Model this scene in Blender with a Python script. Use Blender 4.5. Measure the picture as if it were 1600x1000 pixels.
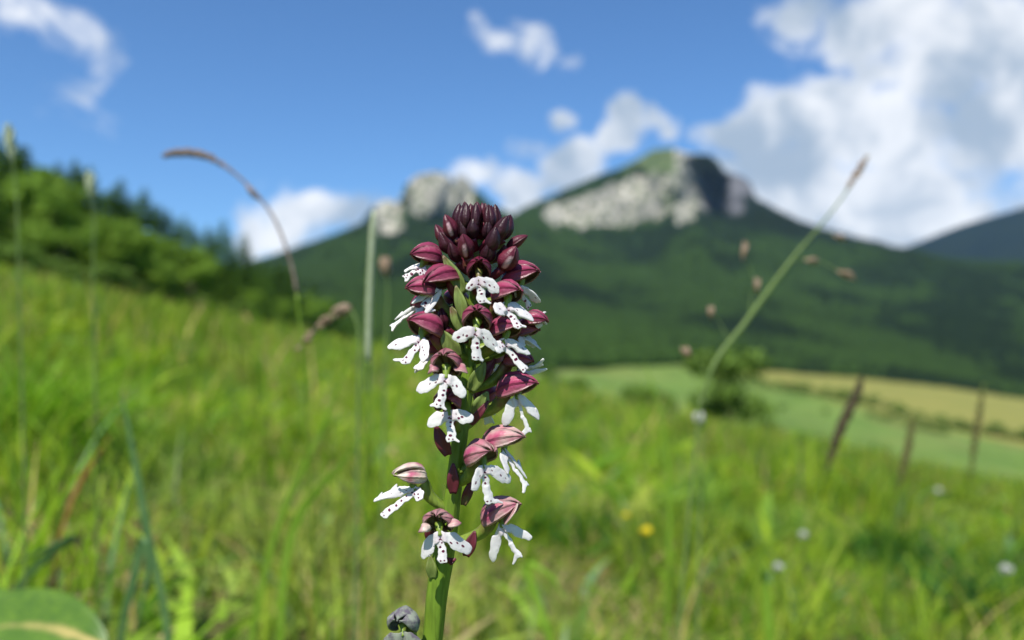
import bpy, bmesh, math, random
import numpy as np
from mathutils import Vector, Matrix

for o in list(bpy.data.objects):
    bpy.data.objects.remove(o)
SC = bpy.context.scene
COL = SC.collection
R = math.radians
rng = np.random.default_rng(7)
random.seed(7)

# ------------------------------------------------------------------ camera
CAM_H = 0.28                       # lens height above the turf
D0 = 0.160                         # metres from lens to the orchid
F = 1333.333                       # focal length in photo pixels (1600 wide)
PITCH = math.atan(40 / F)          # horizon lies 40 px under the centre
cam_d = bpy.data.cameras.new('camera')
cam = bpy.data.objects.new('camera', cam_d)
COL.objects.link(cam)
cam.location = (0, 0, CAM_H)
cam.rotation_euler = (R(90) + PITCH, 0, 0)
cam_d.sensor_width = 36
cam_d.lens = 30
cam_d.clip_start = 0.01
cam_d.clip_end = 40000
cam_d.dof.use_dof = True
cam_d.dof.focus_distance = D0 - 0.002
cam_d.dof.aperture_fstop = 12.0
SC.camera = cam

# ------------------------------------------------------------------ sun, sky, exposure
SUN_EL, SUN_AZ = 58.0, 22.0        # azimuth: degrees to the left of straight behind the camera
S = Vector((-math.sin(R(SUN_AZ)) * math.cos(R(SUN_EL)),
            -math.cos(R(SUN_AZ)) * math.cos(R(SUN_EL)), math.sin(R(SUN_EL))))
sun_d = bpy.data.lights.new('sun', 'SUN')
sun_d.energy = 5.0
sun_d.angle = R(0.53)
sun_d.color = (1.0, 0.955, 0.88)
sun = bpy.data.objects.new('sun', sun_d)
COL.objects.link(sun)
sun.location = (0, -2, 6)
sun.rotation_euler = (-S).to_track_quat('-Z', 'Y').to_euler()
vs = SC.view_settings
vs.view_transform = 'Standard'
vs.look = 'None'
vs.exposure = 0.5
vs.gamma = 1
SC.cycles.use_denoising = True
SC.cycles.max_bounces = 8
SC.cycles.transparent_max_bounces = 6
SC.cycles.volume_bounces = 1
SC.cycles.use_adaptive_sampling = False


# ------------------------------------------------------------------ node helpers
def mat(name):
    m = bpy.data.materials.new(name)
    m.use_nodes = True
    m.node_tree.nodes.clear()
    return m, m.node_tree


class NT:
    """tiny wrapper: t('ShaderNodeX', key=value...) ; sockets by index or name"""
    def __init__(self, tree):
        self.t = tree

    def n(self, typ, props=None, **ins):
        nd = self.t.nodes.new(typ)
        for k, v in (props or {}).items():
            setattr(nd, k, v)
        for k, v in ins.items():
            key = int(k[1:]) if k[0] == 'i' and k[1:].isdigit() else k.replace('_', ' ')
            self.set(nd.inputs[key], v)
        return nd

    def set(self, sock, v):
        if hasattr(v, 'outputs'):
            self.t.links.new(v.outputs[0], sock)
        elif isinstance(v, bpy.types.NodeSocket):
            self.t.links.new(v, sock)
        else:
            if isinstance(v, (tuple, list)) and len(v) == 3 and sock.type == 'RGBA':
                v = (*v, 1)
            sock.default_value = v

    def math(self, op, a, b=0.0, c=0.0, clamp=False):
        nd = self.n('ShaderNodeMath', {'operation': op, 'use_clamp': clamp})
        self.set(nd.inputs[0], a); self.set(nd.inputs[1], b); self.set(nd.inputs[2], c)
        return nd.outputs[0]

    def vmath(self, op, a, b=(0, 0, 0)):
        nd = self.n('ShaderNodeVectorMath', {'operation': op})
        self.set(nd.inputs[0], a); self.set(nd.inputs[1], b)
        return nd.outputs['Value'] if op in ('DOT_PRODUCT', 'LENGTH') else nd.outputs[0]

    def mix(self, f, a, b, typ='MIX'):
        nd = self.n('ShaderNodeMix', {'data_type': 'RGBA', 'blend_type': typ})
        self.set(nd.inputs[0], f); self.set(nd.inputs[6], a); self.set(nd.inputs[7], b)
        return nd.outputs[2]

    def noise(self, vec, scale, detail=3.0, rough=0.55, dist=0.0):
        nd = self.n('ShaderNodeTexNoise', Scale=scale, Detail=detail, Roughness=rough, Distortion=dist)
        if vec is not None:
            self.set(nd.inputs['Vector'], vec)
        return nd.outputs[0]

    def ramp(self, f, lo, hi, a=0.0, b=1.0, smooth=True):
        nd = self.n('ShaderNodeMapRange', {'interpolation_type': 'SMOOTHSTEP' if smooth else 'LINEAR', 'clamp': True})
        for i, v in enumerate((f, lo, hi, a, b)):
            self.set(nd.inputs[i], v)
        return nd.outputs[0]

    def attr(self, name):
        return self.n('ShaderNodeAttribute', {'attribute_name': name})

    def out(self, shader, disp=None):
        o = self.n('ShaderNodeOutputMaterial')
        self.t.links.new(shader, o.inputs[0])


def leafy(t, color, trans=0.35, rough=0.5, spec=0.3, tcol=None, bump=None):
    """diffuse + gloss + light passing through the leaf"""
    p = t.n('ShaderNodeBsdfPrincipled', Base_Color=color, Roughness=rough)
    p.inputs['Specular IOR Level'].default_value = spec
    if bump is not None:
        t.set(p.inputs['Normal'], bump)
    tr = t.n('ShaderNodeBsdfTranslucent', Color=tcol if tcol is not None else color)
    mx = t.n('ShaderNodeMixShader', i0=trans)
    t.t.links.new(p.outputs[0], mx.inputs[1]); t.t.links.new(tr.outputs[0], mx.inputs[2])
    return mx.outputs[0]


# ------------------------------------------------------------------ the sky
world = bpy.data.worlds.new('World')
SC.world = world
world.use_nodes = True
wt = world.node_tree
wt.nodes.clear()
w = NT(wt)
SKY_STRENGTH = 0.10
sky = w.n('ShaderNodeTexSky', {'sky_type': 'NISHITA', 'sun_disc': False})
sky.sun_elevation = R(SUN_EL)
sky.sun_rotation = R(180 + SUN_AZ)
sky.altitude = 800
sky.air_density = 1.0
sky.dust_density = 0.3
sky.ozone_density = 2.2
tc = w.n('ShaderNodeTexCoord')
dirv = tc.outputs['Generated']
sep = w.n('ShaderNodeSeparateXYZ', i0=dirv)
yy = w.math('MAXIMUM', sep.outputs[1], 0.05)
u_ = w.math('DIVIDE', sep.outputs[0], yy)
v_ = w.math('DIVIDE', sep.outputs[2], yy)
uv = w.n('ShaderNodeCombineXYZ', i0=u_, i1=v_, i2=0.0).outputs[0]


def px_uv(px, py):
    """photo pixel -> tangent-plane direction (x/y, z/y) in the world"""
    cx, cy = (px - 800) / F, (500 - py) / F
    c, s = math.cos(PITCH), math.sin(PITCH)
    yw = c - cy * s
    return cx / yw, (s + cy * c) / yw


nd = w.n('ShaderNodeTexNoise', Scale=7.0, Detail=4.0, Roughness=0.6)
w.set(nd.inputs['Vector'], dirv)
off = w.vmath('SUBTRACT', nd.outputs['Color'], (0.5, 0.5, 0.5))
off = w.vmath('MULTIPLY', off, (0.15, 0.11, 0.0))
uvd = w.vmath('ADD', uv, off)
CLOUDS = [  # centre px, radii px, density
    (40, 22, 150, 44, .46), (140, 50, 60, 34, .26), (150, 130, 45, 60, .12), (85, 165, 60, 26, .14),
    (822, 68, 38, 50, .56), (768, 42, 26, 34, .36), (880, 108, 28, 18, .34), (862, 190, 26, 18, .6),
    (400, 350, 50, 52, .95), (455, 345, 85, 50, 1.0), (545, 318, 75, 36, .85), (750, 278, 60, 26, .75),
    (825, 305, 60, 40, .9), (890, 265, 60, 50, .95), (985, 205, 42, 40, .9), (960, 232, 60, 34, .95), (1056, 202, 36, 24, .7), (825, 238, 24, 14, .3),
    (1165, 225, 70, 40, 1.0), (1270, 185, 110, 62, 1.15), (1230, 275, 130, 80, 1.1), (1400, 210, 160, 75, 1.1),
    (1380, 300, 200, 75, 1.1), (1570, 215, 110, 95, 1.0), (1300, 340, 130, 60, 1.0), (1480, 345, 140, 50, 1.0),
    (1400, 395, 120, 60, 1.0), (1250, 25, 90, 60, .7), (1400, 50, 180, 78, 1.0), (1550, 60, 130, 90, 1.05),
    (1450, 120, 160, 48, .95), (1340, 105, 60, 30, .7), (1660, 150, 130, 200, 1.0),
]
field = None
for cx, cy, rx, ry, a in CLOUDS:
    cu, cv = px_uv(cx, cy)
    q = w.vmath('MULTIPLY', w.vmath('SUBTRACT', uvd, (cu, cv, 0)), (F / rx, F / ry, 0))
    q = w.math('MULTIPLY_ADD', w.vmath('DOT_PRODUCT', q, q), -a * 0.8, a)
    field = q if field is None else w.math('SMOOTH_MAX', field, q, 0.25)
field = w.math('MAXIMUM', field, -0.7)
front = w.ramp(sep.outputs[1], 0.25, 0.5)
# the same fair-weather clouds go on round the rest of the sky
zz = w.math('ADD', w.math('MAXIMUM', sep.outputs[2], 0.0), 0.25)
pl = w.n('ShaderNodeCombineXYZ', i0=w.math('DIVIDE', sep.outputs[0], zz), i1=w.math('DIVIDE', sep.outputs[1], zz), i2=3.1).outputs[0]
gen = w.math('MULTIPLY_ADD', w.noise(pl, 1.4, 3.0), 3.4, -1.95)
inx = w.ramp(w.math('ABSOLUTE', u_), 0.66, 0.95)
iny = w.ramp(v_, 0.46, 0.7)
outside = w.math('MAXIMUM', w.math('MAXIMUM', inx, iny), w.math('SUBTRACT', 1.0, front))
gen = w.math('MULTIPLY_ADD', outside, w.math('ADD', gen, 0.7), -0.7)
inside = w.math('MULTIPLY_ADD', front, w.math('ADD', field, 0.7), -0.7)
field = w.math('MAXIMUM', inside, gen)
fb = w.noise(dirv, 20.0, 7.0, 0.66, 0.6)
dens = w.math('ADD', field, w.math('MULTIPLY_ADD', fb, 2.1, -1.10))
alpha = w.ramp(dens, -0.05, 0.72)
alpha = w.math('MULTIPLY', alpha, w.ramp(sep.outputs[2], -0.02, 0.03))
fb2 = w.noise(w.vmath('ADD', dirv, (0.015, 0.0, 0.035)), 9.0, 4.0, 0.55, 0.4)
shade = w.ramp(w.math('ADD', w.math('MULTIPLY', fb2, 1.15), w.math('MULTIPLY', dens, 0.10)), 0.46, 0.80)
ccol = w.mix(shade, (7.4, 7.55, 7.8), (3.0, 3.7, 4.6))
blue = w.mix(1.0, sky.outputs[0], (.53, .80, 1.06), 'MULTIPLY')      # clear mountain air
skyc = w.mix(w.math('MULTIPLY', alpha, 0.95), blue, ccol)
bg = w.n('ShaderNodeBackground', Color=skyc, Strength=SKY_STRENGTH)
wo = w.n('ShaderNodeOutputWorld')
wt.links.new(bg.outputs[0], wo.inputs[0])


# ------------------------------------------------------------------ mesh helpers
def mesh_from(name, verts, faces, material=None, smooth=True, attrs=None, colors=None):
    """verts (n,3); faces: list of lists or an (m,3|4) array, or several such arrays"""
    me = bpy.data.meshes.new(name)
    V = np.asarray(verts, dtype=np.float32).reshape(-1, 3)
    if isinstance(faces, np.ndarray):
        faces = [faces]
    if len(faces) and isinstance(faces[0], np.ndarray):
        loops = np.concatenate([f.reshape(-1) for f in faces]).astype(np.int32)
        tot = np.concatenate([np.full(len(f), f.shape[1], np.int32) for f in faces])
        me.vertices.add(len(V)); me.vertices.foreach_set('co', V.reshape(-1))
        me.loops.add(len(loops)); me.loops.foreach_set('vertex_index', loops)
        me.polygons.add(len(tot))
        start = np.zeros(len(tot), np.int32); start[1:] = np.cumsum(tot)[:-1]
        me.polygons.foreach_set('loop_start', start)
        me.polygons.foreach_set('loop_total', tot)
        me.update(calc_edges=True)
    else:
        me.from_pydata([tuple(map(float, v)) for v in V], [], faces)
        me.update()
    me.polygons.foreach_set('use_smooth', np.full(len(me.polygons), smooth))
    for k, a in (attrs or {}).items():
        at = me.attributes.new(k, 'FLOAT', 'POINT')
        at.data.foreach_set('value', np.asarray(a, np.float32))
    if colors is not None:
        at = me.attributes.new('tint', 'FLOAT_COLOR', 'POINT')
        c = np.ones((len(V), 4), np.float32); c[:, :3] = colors
        at.data.foreach_set('color', c.reshape(-1))
    for m in (material if isinstance(material, (list, tuple)) else [material]):
        if m is not None:
            me.materials.append(m)
    return me


def add(name, me, parent=None, label=None, cat=None, group=None, kind=None, loc=None):
    o = bpy.data.objects.new(name, me)
    COL.objects.link(o)
    if parent is not None:
        o.parent = parent
    if loc is not None:
        o.location = loc
    tag(o, label, cat, group, kind)
    return o


def tag(o, label=None, cat=None, group=None, kind=None):
    for k, v in (('label', label), ('category', cat), ('group', group), ('kind', kind)):
        if v:
            o[k] = v
    return o


class MB:
    """collects shapes for ONE mesh"""
    def __init__(self):
        self.v = []; self.f = []; self.a = []

    def add(self, verts, faces, a=0.0):
        o = len(self.v)
        self.v += [tuple(p) for p in verts]
        self.f += [[i + o for i in q] for q in faces]
        self.a += list(a) if hasattr(a, '__len__') else [a] * len(verts)
        return self

    def mesh(self, name, m, smooth=True):
        return mesh_from(name, self.v, self.f, m, smooth, {'val': self.a})


def spline(pts, n):
    P = np.array(pts, float)
    if len(P) == 2:
        t = np.linspace(0, 1, n)[:, None]
        return P[0] * (1 - t) + P[1] * t
    Q = np.vstack([2 * P[0] - P[1], P, 2 * P[-1] - P[-2]])
    out = []
    for t in np.linspace(0, len(P) - 1 - 1e-9, n):
        i = int(t); s = t - i
        a, b, c, d = Q[i], Q[i + 1], Q[i + 2], Q[i + 3]
        out.append(0.5 * (2 * b + (c - a) * s + (2 * a - 5 * b + 4 * c - d) * s * s + (3 * b - a - 3 * c + d) * s ** 3))
    return np.array(out)


def tube(path, rad, sides=8, ridge=0.0):
    P = np.array(path, float); n = len(P)
    rad = np.broadcast_to(np.asarray(rad, float), (n,))
    T = np.gradient(P, axis=0); T /= np.linalg.norm(T, axis=1)[:, None] + 1e-12
    ref = np.array([0.31, 0.93, 0.17])
    V = []
    for i in range(n):
        a = np.cross(T[i], ref); a /= np.linalg.norm(a) + 1e-12
        b = np.cross(T[i], a)
        for k in range(sides):
            th = 2 * math.pi * k / sides
            r = rad[i] * (1 + ridge * math.cos(3 * th + i * 0.25))
            V.append(P[i] + r * (math.cos(th) * a + math.sin(th) * b))
    Fc = [[i * sides + k, i * sides + (k + 1) % sides, (i + 1) * sides + (k + 1) % sides, (i + 1) * sides + k]
          for i in range(n - 1) for k in range(sides)]
    Fc.append(list(range(sides))[::-1]); Fc.append([(n - 1) * sides + k for k in range(sides)])
    return V, Fc


def grid_faces(nr, nc):
    i = np.arange(nr - 1)[:, None] * nc + np.arange(nc - 1)[None, :]
    i = i.reshape(-1)
    return np.stack([i, i + 1, i + nc + 1, i + nc], 1)


def vnoise(x, y, seed=0):
    """value noise, vectorised, about -1..1"""
    xi = np.floor(x).astype(np.int64); yi = np.floor(y).astype(np.int64)
    fx = x - xi; fy = y - yi
    fx = fx * fx * (3 - 2 * fx); fy = fy * fy * (3 - 2 * fy)

    def h(a, b):
        n = (a * 374761393 + b * 668265263 + seed * 1442695041) & 0xFFFFFFFF
        n = ((n ^ (n >> 13)) * 1274126177) & 0xFFFFFFFF
        return ((n ^ (n >> 16)) & 0xFFFF) / 32767.5 - 1
    a = h(xi, yi); b = h(xi + 1, yi); c = h(xi, yi + 1); d = h(xi + 1, yi + 1)
    return (a * (1 - fx) + b * fx) * (1 - fy) + (c * (1 - fx) + d * fx) * fy


def fbm(x, y, octv=4, seed=0, gain=0.5):
    s = 0; a = 1; t = 0
    for k in range(octv):
        s = s + a * vnoise(x * 2 ** k + 13.7 * k, y * 2 ** k - 7.3 * k, seed + k); t += a; a *= gain
    return s / t


def smooth(x, lo, hi):
    t = np.clip((x - lo) / (hi - lo), 0, 1)
    return t * t * (3 - 2 * t)


def px_pt(px, py, dist):
    """point on the pixel's ray where the world y (distance ahead of the lens) is dist"""
    u, v = px_uv(px, py)
    return np.array([u * dist, dist, CAM_H + v * dist])

# ------------------------------------------------------------------ terrain
UC = np.array([-1.6, -.9, -.6, -.4, -.25, -.1, 0, .2, .4, .6, .9, 1.6])
YC = np.array([30, 45, 65, 95, 150, 300, 600, 900, 1200, 1400.])
VP = -0.21 * UC - 0.0375
TAB = np.array([
    VP, VP,
    [.29, .150, .088, .046, .0145, -.020, -.0425, -.087, -.130, -.1735, -.24, -.39],
    [.27, .148, .089, .046, .013, -.027, -.053, -.105, -.158, -.21, -.29, -.45],
    [.25, .148, .090, .047, .011, -.032, -.062, -.122, -.182, -.235, -.31, -.47],
    [.22, .150, .098, .056, .010, -.030, -.052, -.097, -.147, -.190, -.25, -.37],
    [.20, .150, .108, .068, .016, -.014, -.030, -.056, -.092, -.125, -.18, -.25],
    [.19, .150, .112, .078, .030, .010, -.005, -.019, -.046, -.078, -.12, -.17],
    [.18, .150, .118, .088, .050, .030, .018, .000, -.028, -.062, -.10, -.14],
    [.18, .150, .120, .092, .058, .042, .032, .016, -.012, -.050, -.09, -.13],
])


def interp2(u, y):
    u = np.clip(u, UC[0], UC[-1]); ly = np.log(np.clip(y, YC[0], YC[-1])); LY = np.log(YC)
    i = np.clip(np.searchsorted(UC, u) - 1, 0, len(UC) - 2); j = np.clip(np.searchsorted(LY, ly) - 1, 0, len(LY) - 2)
    fu = (u - UC[i]) / (UC[i + 1] - UC[i]); fy = (ly - LY[j]) / (LY[j + 1] - LY[j])
    gu = fu; gy = fy * fy * (3 - 2 * fy) * 0.5 + fy * 0.5
    return (TAB[j, i] * (1 - gu) + TAB[j, i + 1] * gu) * (1 - gy) + (TAB[j + 1, i] * (1 - gu) + TAB[j + 1, i + 1] * gu) * gy


def terrain(x, y):
    x = np.asarray(x, float); y = np.asarray(y, float)
    xc = 160 * np.tanh(x / 160)
    zp = -0.21 * np.where(np.abs(x) > 60, xc * 1.0, x) - 0.0375 * np.clip(y, -200, 1e9)
    ys = np.maximum(y, 1.0)
    zt = interp2(x / ys, ys) * ys
    k = smooth(y, 32, 50)
    z = zp * (1 - k) + zt * k
    r = np.hypot(x, y)
    z = z + 0.012 * fbm(x * 2.2, y * 2.2, 2, 3) * smooth(r, 0.2, 1) + 0.10 * fbm(x * .35, y * .35, 3, 5) * smooth(r, 1.5, 8)
    z = z + 1.6 * fbm(x * .02, y * .02, 3, 9) * smooth(r, 120, 500)
    return z


TZ0 = float(terrain(0, D0))


def tz(x, y):
    return float(terrain(np.array([x]), np.array([y]))[0])


def px_ground(px, py, y0=2.0, y1=1400.0):
    """where the pixel's ray first meets the terrain"""
    u, v = px_uv(px, py)
    ys = np.exp(np.linspace(math.log(y0), math.log(y1), 1500))
    g = terrain(u * ys, ys) - (CAM_H + v * ys)
    k = np.argmax(g > 0)
    yv = ys[k] if g[k] > 0 else y1
    return np.array([u * yv, yv, tz(u * yv, yv)])


# ground sheet: rings round the camera, finer ahead of it
ang = np.concatenate([np.linspace(-180, -62, 26)[:-1], np.linspace(-62, 62, 320), np.linspace(62, 180, 26)[1:]])
rad = np.concatenate([[0.02], np.exp(np.linspace(math.log(0.08), math.log(1700), 330))])
AA, RR = np.meshgrid(np.radians(ang), rad)
GX, GY = RR * np.sin(AA), RR * np.cos(AA)
GZ = terrain(GX, GY)
GU = GX / np.maximum(GY, 1)
# mown hay field (yellow) and woodland floor as patches of the land
YF = np.interp(GU, [-.3, 0, .15, .26, .43, .6, .9], [450, 600, 800, 930, 1060, 1220, 1350])   # edge of the wood
YH = np.interp(GU, [.2, .26, .32, .43, .6, .9], [820, 800, 760, 700, 640, 600])               # near edge of the hay
hay = smooth(GY, YH, YH + 25) * smooth(GU, .23, .27)
wood = smooth(GY, YF - 10, YF + 15)
m_ground, t_ = mat('meadow_soil'); t = NT(t_)
tcg = t.n('ShaderNodeTexCoord').outputs['Object']
n1 = t.noise(tcg, 0.02, 4.0); n2 = t.noise(tcg, 0.9, 5.0, 0.65); n3 = t.noise(tcg, 14.0, 4.0, 0.7)
base = t.mix(t.ramp(n2, .3, .7), (.10, .18, .022), (.17, .24, .035))
base = t.mix(t.ramp(n3, .40, .62), base, (.085, .072, .03))
far = t.mix(t.ramp(n1, .35, .65), (.11, .19, .035), (.145, .215, .045))
far = t.mix(t.math('MULTIPLY', t.ramp(t.noise(tcg, .05, 5.0, .65), .42, .66), .8), far, (.075, .125, .025))
far = t.mix(t.math('MULTIPLY', t.ramp(t.noise(tcg, .012, 3.0), .5, .65), .6), far, (.19, .21, .06))
dist = t.vmath('LENGTH', tcg)
base = t.mix(t.ramp(dist, 30.0, 110.0), base, far)
hayc = t.mix(t.ramp(t.noise(tcg, .03, 4.0, .6), .3, .7), (.23, .215, .055), (.18, .19, .045))
base = t.mix(t.attr('hay').outputs['Fac'], base, hayc)
base = t.mix(t.attr('wood').outputs['Fac'], base, (.025, .05, .018))
pb = t.n('ShaderNodeBsdfPrincipled', Base_Color=base, Roughness=0.9)
pb.inputs['Specular IOR Level'].default_value = 0.1
t.out(pb.outputs[0])
ground = add('ground', mesh_from('ground', np.stack([GX, GY, GZ], -1), grid_faces(*GX.shape)[:, ::-1], m_ground, True,
             {'hay': hay.reshape(-1), 'wood': wood.reshape(-1)}), kind='structure')

# ------------------------------------------------------------------ the mountains
CREST = [(-700, 470), (-300, 470), (0, 470), (200, 442), (370, 412), (450, 385), (520, 362), (565, 345), (583, 318), (604, 306), (622, 312),
         (634, 284), (650, 268), (680, 262), (702, 268), (708, 282), (714, 268), (730, 272), (745, 293), (775, 320), (800, 330), (850, 306), (880, 292), (930, 270),
         (965, 258), (1000, 241), (1020, 228), (1050, 225), (1075, 234), (1110, 236), (1122, 246), (1132, 262), (1160, 270), (1172, 280), (1182, 306), (1250, 340),
         (1330, 365), (1400, 386), (1470, 398), (1600, 412), (1900, 430), (2300, 430)]
cu = np.array([px_uv(a, b)[0] for a, b in CREST]); cv = np.array([px_uv(a, b)[1] for a, b in CREST])
NU, NY = 720, 330
uu = np.concatenate([np.linspace(-1.1, -.32, 50)[:-1], np.linspace(-.32, .62, NU - 90), np.linspace(.62, 1.1, 42)[1:]])
NU = len(uu)
ycr = np.interp(uu, [-1.1, -.3, -.1, 0, .18, .3, .5, 1.1], [2600, 2700, 2950, 3250, 3600, 3500, 3100, 2800])
ss = np.concatenate([np.linspace(0, .55, 110)[:-1], np.linspace(.55, 1.03, 190), np.linspace(1.04, 1.5, 32)])
NY = len(ss)
SS, UU = np.meshgrid(ss, uu, indexing='ij')
YCR = np.broadcast_to(ycr, SS.shape)
Y0 = 1180.0
MY = Y0 + SS * (YCR - Y0)
MX = UU * MY
vb = interp2(UU, np.full_like(UU, 1180.)) - 0.006
vc = np.interp(uu, cu, cv) - 0.004
VC = np.broadcast_to(vc, SS.shape)
# wooded slope: below the crag line; crags rise steeply over it
PXU = UU * F + 800


CRAG = [(578, 636, 365), (632, 748, 338), (845, 1062, 352), (1052, 1092, 350), (1088, 1182, 332)]   # px range and foot of each crag
foot = np.full(uu.shape, -1.0)
pxs = uu * F + 800
wob = 10 * fbm(pxs * .035, pxs * 0 + 2.2, 3, 21)
for a, b, fy in CRAG:
    fv = np.array([px_uv(800, fy + q)[1] for q in wob])
    edge = smooth(pxs, a, a + 14) * (1 - smooth(pxs, b - 14, b))
    ok = edge > 0.02
    foot = np.where(ok, np.maximum(foot, np.minimum(fv, vc) * edge + vc * (1 - edge)), foot)
# slant of the long crag: its foot climbs to the right like the photograph's
fo_ = np.where(foot < 0, vc, np.minimum(foot, vc))
ker = np.hanning(31); ker /= ker.sum()
fo_ = np.minimum(np.convolve(np.pad(fo_, 15, 'edge'), ker, 'valid'), vc)
FO = np.broadcast_to(fo_, SS.shape)
S1 = 0.93
lo = SS / S1
Vl = vb + (FO - vb) * np.clip(lo, 0, 1) ** 0.95
Vh = FO + (VC - FO) * np.clip((SS - S1) / (1 - S1), 0, 1) ** 0.8
VV = np.where(SS < S1, Vl, Vh)
MZ = VV * MY
ridge = 1 - np.abs(fbm(MX * .0026 + 4, MY * .0012, 4, 31)) * 2
big = fbm(MX * .0016, MY * .0016, 4, 41)
amp = np.clip(SS * 1.3, 0, 1) * np.clip((1.0 - SS) * 6, 0, 1)
MZ = MZ + amp * (62 * (ridge - .6) + 52 * big)
cragw = np.convolve(np.pad((foot > 0) * 1.0, 15, 'edge'), ker, 'valid')
cragh = np.clip((SS - (S1 - .02)) / .03, 0, 1) * np.broadcast_to(cragw, SS.shape)
# buttresses: push the crag faces in and out
push = 90 * fbm(MX * .012, MZ * .006, 4, 51) + 26 * fbm(MX * .05, MZ * .03, 3, 52)
# a deep bay in the right-hand face, turned away from the sun
bay = 360 * smooth(PXU, 1064, 1120) * (1 - smooth(PXU, 1126, 1146)) * np.clip((SS - .90) / .03, 0, 1) * (1 - smooth(SS, .985, .998))
bay = bay + 260 * smooth(PXU, 1052, 1062) * (1 - smooth(PXU, 1030, 1062)) * 0
MY2 = MY + cragh * push * np.clip((1.02 - SS) * 30, 0, 1) + bay
back = np.clip((SS - 1) / .5, 0, 1)
MZ = np.where(SS > 1, MZ * (1 - .55 * back ** 0.8), MZ)
MX2 = MX * (MY2 / MY)
MZ = np.where(SS > 1, MZ, MZ * (MY2 / MY))
MZ = MZ + CAM_H
# which surface: bare limestone, grassy ledge, wood; 'dark' masks painted shade
rockn = fbm(MX * .02, MZ * .012, 4, 61)
PY = 540 - F * (MZ / MY2)          # apparent row, only to find heights on the crags
rock = np.zeros_like(MX)
for a, b, fy, k in [(580, 634, 368, .55), (634, 742, 338, .55), (845, 1065, 352, .20), (1054, 1090, 352, .8), (1086, 1165, 334, .75), (1128, 1182, 308, .9)]:
    if a == 845:
        # long tilted band: the top edge is grass, the rock begins lower towards the summit
        topy = np.interp(PXU, [845, 900, 950, 1000, 1065], [326, 302, 286, 270, 256])
        fyy = np.interp(PXU, [845, 900, 960, 1065], [348, 360, 362, 334])
        mm = smooth(PY, topy - 5, topy + 12) * (1 - smooth(PY, fyy - 14, fyy + 8))
    elif a == 1086:
        mm = smooth(PY, 262, 275) * (1 - smooth(PY, fy - 14, fy + 4))
    else:
        mm = 1 - smooth(PY, fy - 14, fy + 6)
    mm = mm * smooth(PXU, a - 5, a + 9) * (1 - smooth(PXU, b - 9, b + 5))
    rock = np.maximum(rock, smooth(mm + 1.0 * rockn + k * .35, .58, .80) * (mm > .03))
rock = np.where(SS > 1.02, .3, rock)
dark = smooth(PXU + 10 * rockn, 1086, 1110) * smooth(PY, 262, 272) * (1 - smooth(PY - np.interp(PXU, [1080, 1130, 1250, 1400], [338, 345, 372, 392]), -6, 6))  # shade of the bay and right-hand slope, painted into the colour
grass_ = smooth(PXU, 960, 1000) * (1 - smooth(PXU, 1120, 1135)) * (1 - smooth(PY, 262, 282))
m_mtn, t_ = mat('limestone_mountain'); t = NT(t_)
tco = t.n('ShaderNodeTexCoord').outputs['Object']
st = t.n('ShaderNodeMapping', {'vector_type': 'POINT'}); t.set(st.inputs[0], tco); st.inputs['Scale'].default_value = (1, 1, .45)
r1 = t.noise(st.outputs[0], .012, 6.0, .65, .5); r2 = t.noise(st.outputs[0], .05, 5.0, .7)
rk = t.mix(t.ramp(r1, .35, .68), (.56, .52, .44), (.21, .20, .18))
rk = t.mix(t.ramp(r2, .46, .62), rk, (.10, .125, .06))
rk = t.mix(t.ramp(t.noise(st.outputs[0], .02, 5.0, .7, .8), .52, .62), rk, (.07, .10, .04))
rk = t.mix(t.attr('dark').outputs['Fac'], rk, (.13, .13, .14))  # rock darkened to stand for shade in the bay
veg = t.mix(t.ramp(t.noise(tco, .004, 4.0, .6), .35, .65), (.012, .028, .009), (.022, .046, .012))
veg = t.mix(t.attr('grass').outputs['Fac'], veg, t.mix(t.ramp(r2, .4, .6), (.13, .16, .07), (.07, .11, .04)))
veg = t.mix(t.attr('dark').outputs['Fac'], veg, (.008, .017, .013))  # slope's shade painted in as a darker green
cm = t.mix(t.attr('rock').outputs['Fac'], veg, rk)
bmp = t.n('ShaderNodeBump', Strength=.9, Distance=14.0, Height=r2)
pb = t.n('ShaderNodeBsdfPrincipled', Base_Color=cm, Roughness=.95, Normal=bmp)
pb.inputs['Specular IOR Level'].default_value = .1
t.out(pb.outputs[0])
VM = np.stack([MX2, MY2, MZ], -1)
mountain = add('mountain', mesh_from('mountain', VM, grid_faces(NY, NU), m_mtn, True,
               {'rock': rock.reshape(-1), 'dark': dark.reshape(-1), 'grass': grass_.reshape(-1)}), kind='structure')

# a farther wooded mountain closes the valley on the right
FC = [(900, 470), (1150, 460), (1300, 425), (1400, 392), (1450, 372), (1500, 352), (1560, 334), (1620, 318), (1750, 285), (1900, 275), (2100, 300), (2400, 330)]
fu = np.array([px_uv(a, b)[0] for a, b in FC]); fv = np.array([px_uv(a, b)[1] for a, b in FC])
uf = np.linspace(fu[0], fu[-1], 150); sf = np.linspace(0, 1.35, 70)
SF, UF = np.meshgrid(sf, uf, indexing='ij')
FYY = 4300 + SF * 2500
hc = np.interp(uf, fu, fv)
FZ = np.where(SF <= 1, (-.03 + (hc + .03) * np.clip(SF, 0, 1) ** .9) * FYY, (hc * 6800) * (1 - (SF - 1) * .8))
FXX = UF * FYY
FZ = FZ + 90 * fbm(FXX * .0012, FYY * .0012, 5, 71) * np.clip(SF * 2, 0, 1) * np.clip(np.abs(1 - SF) * 5, 0.03, 1)
m_far, t_ = mat('far_woodland'); t = NT(t_)
tco = t.n('ShaderNodeTexCoord').outputs['Object']
cf = t.mix(t.ramp(t.noise(tco, .003, 5.0, .6), .35, .65), (.005, .011, .010), (.008, .015, .010))  # cloud shadow over this mountain is put into the near-black green
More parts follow.
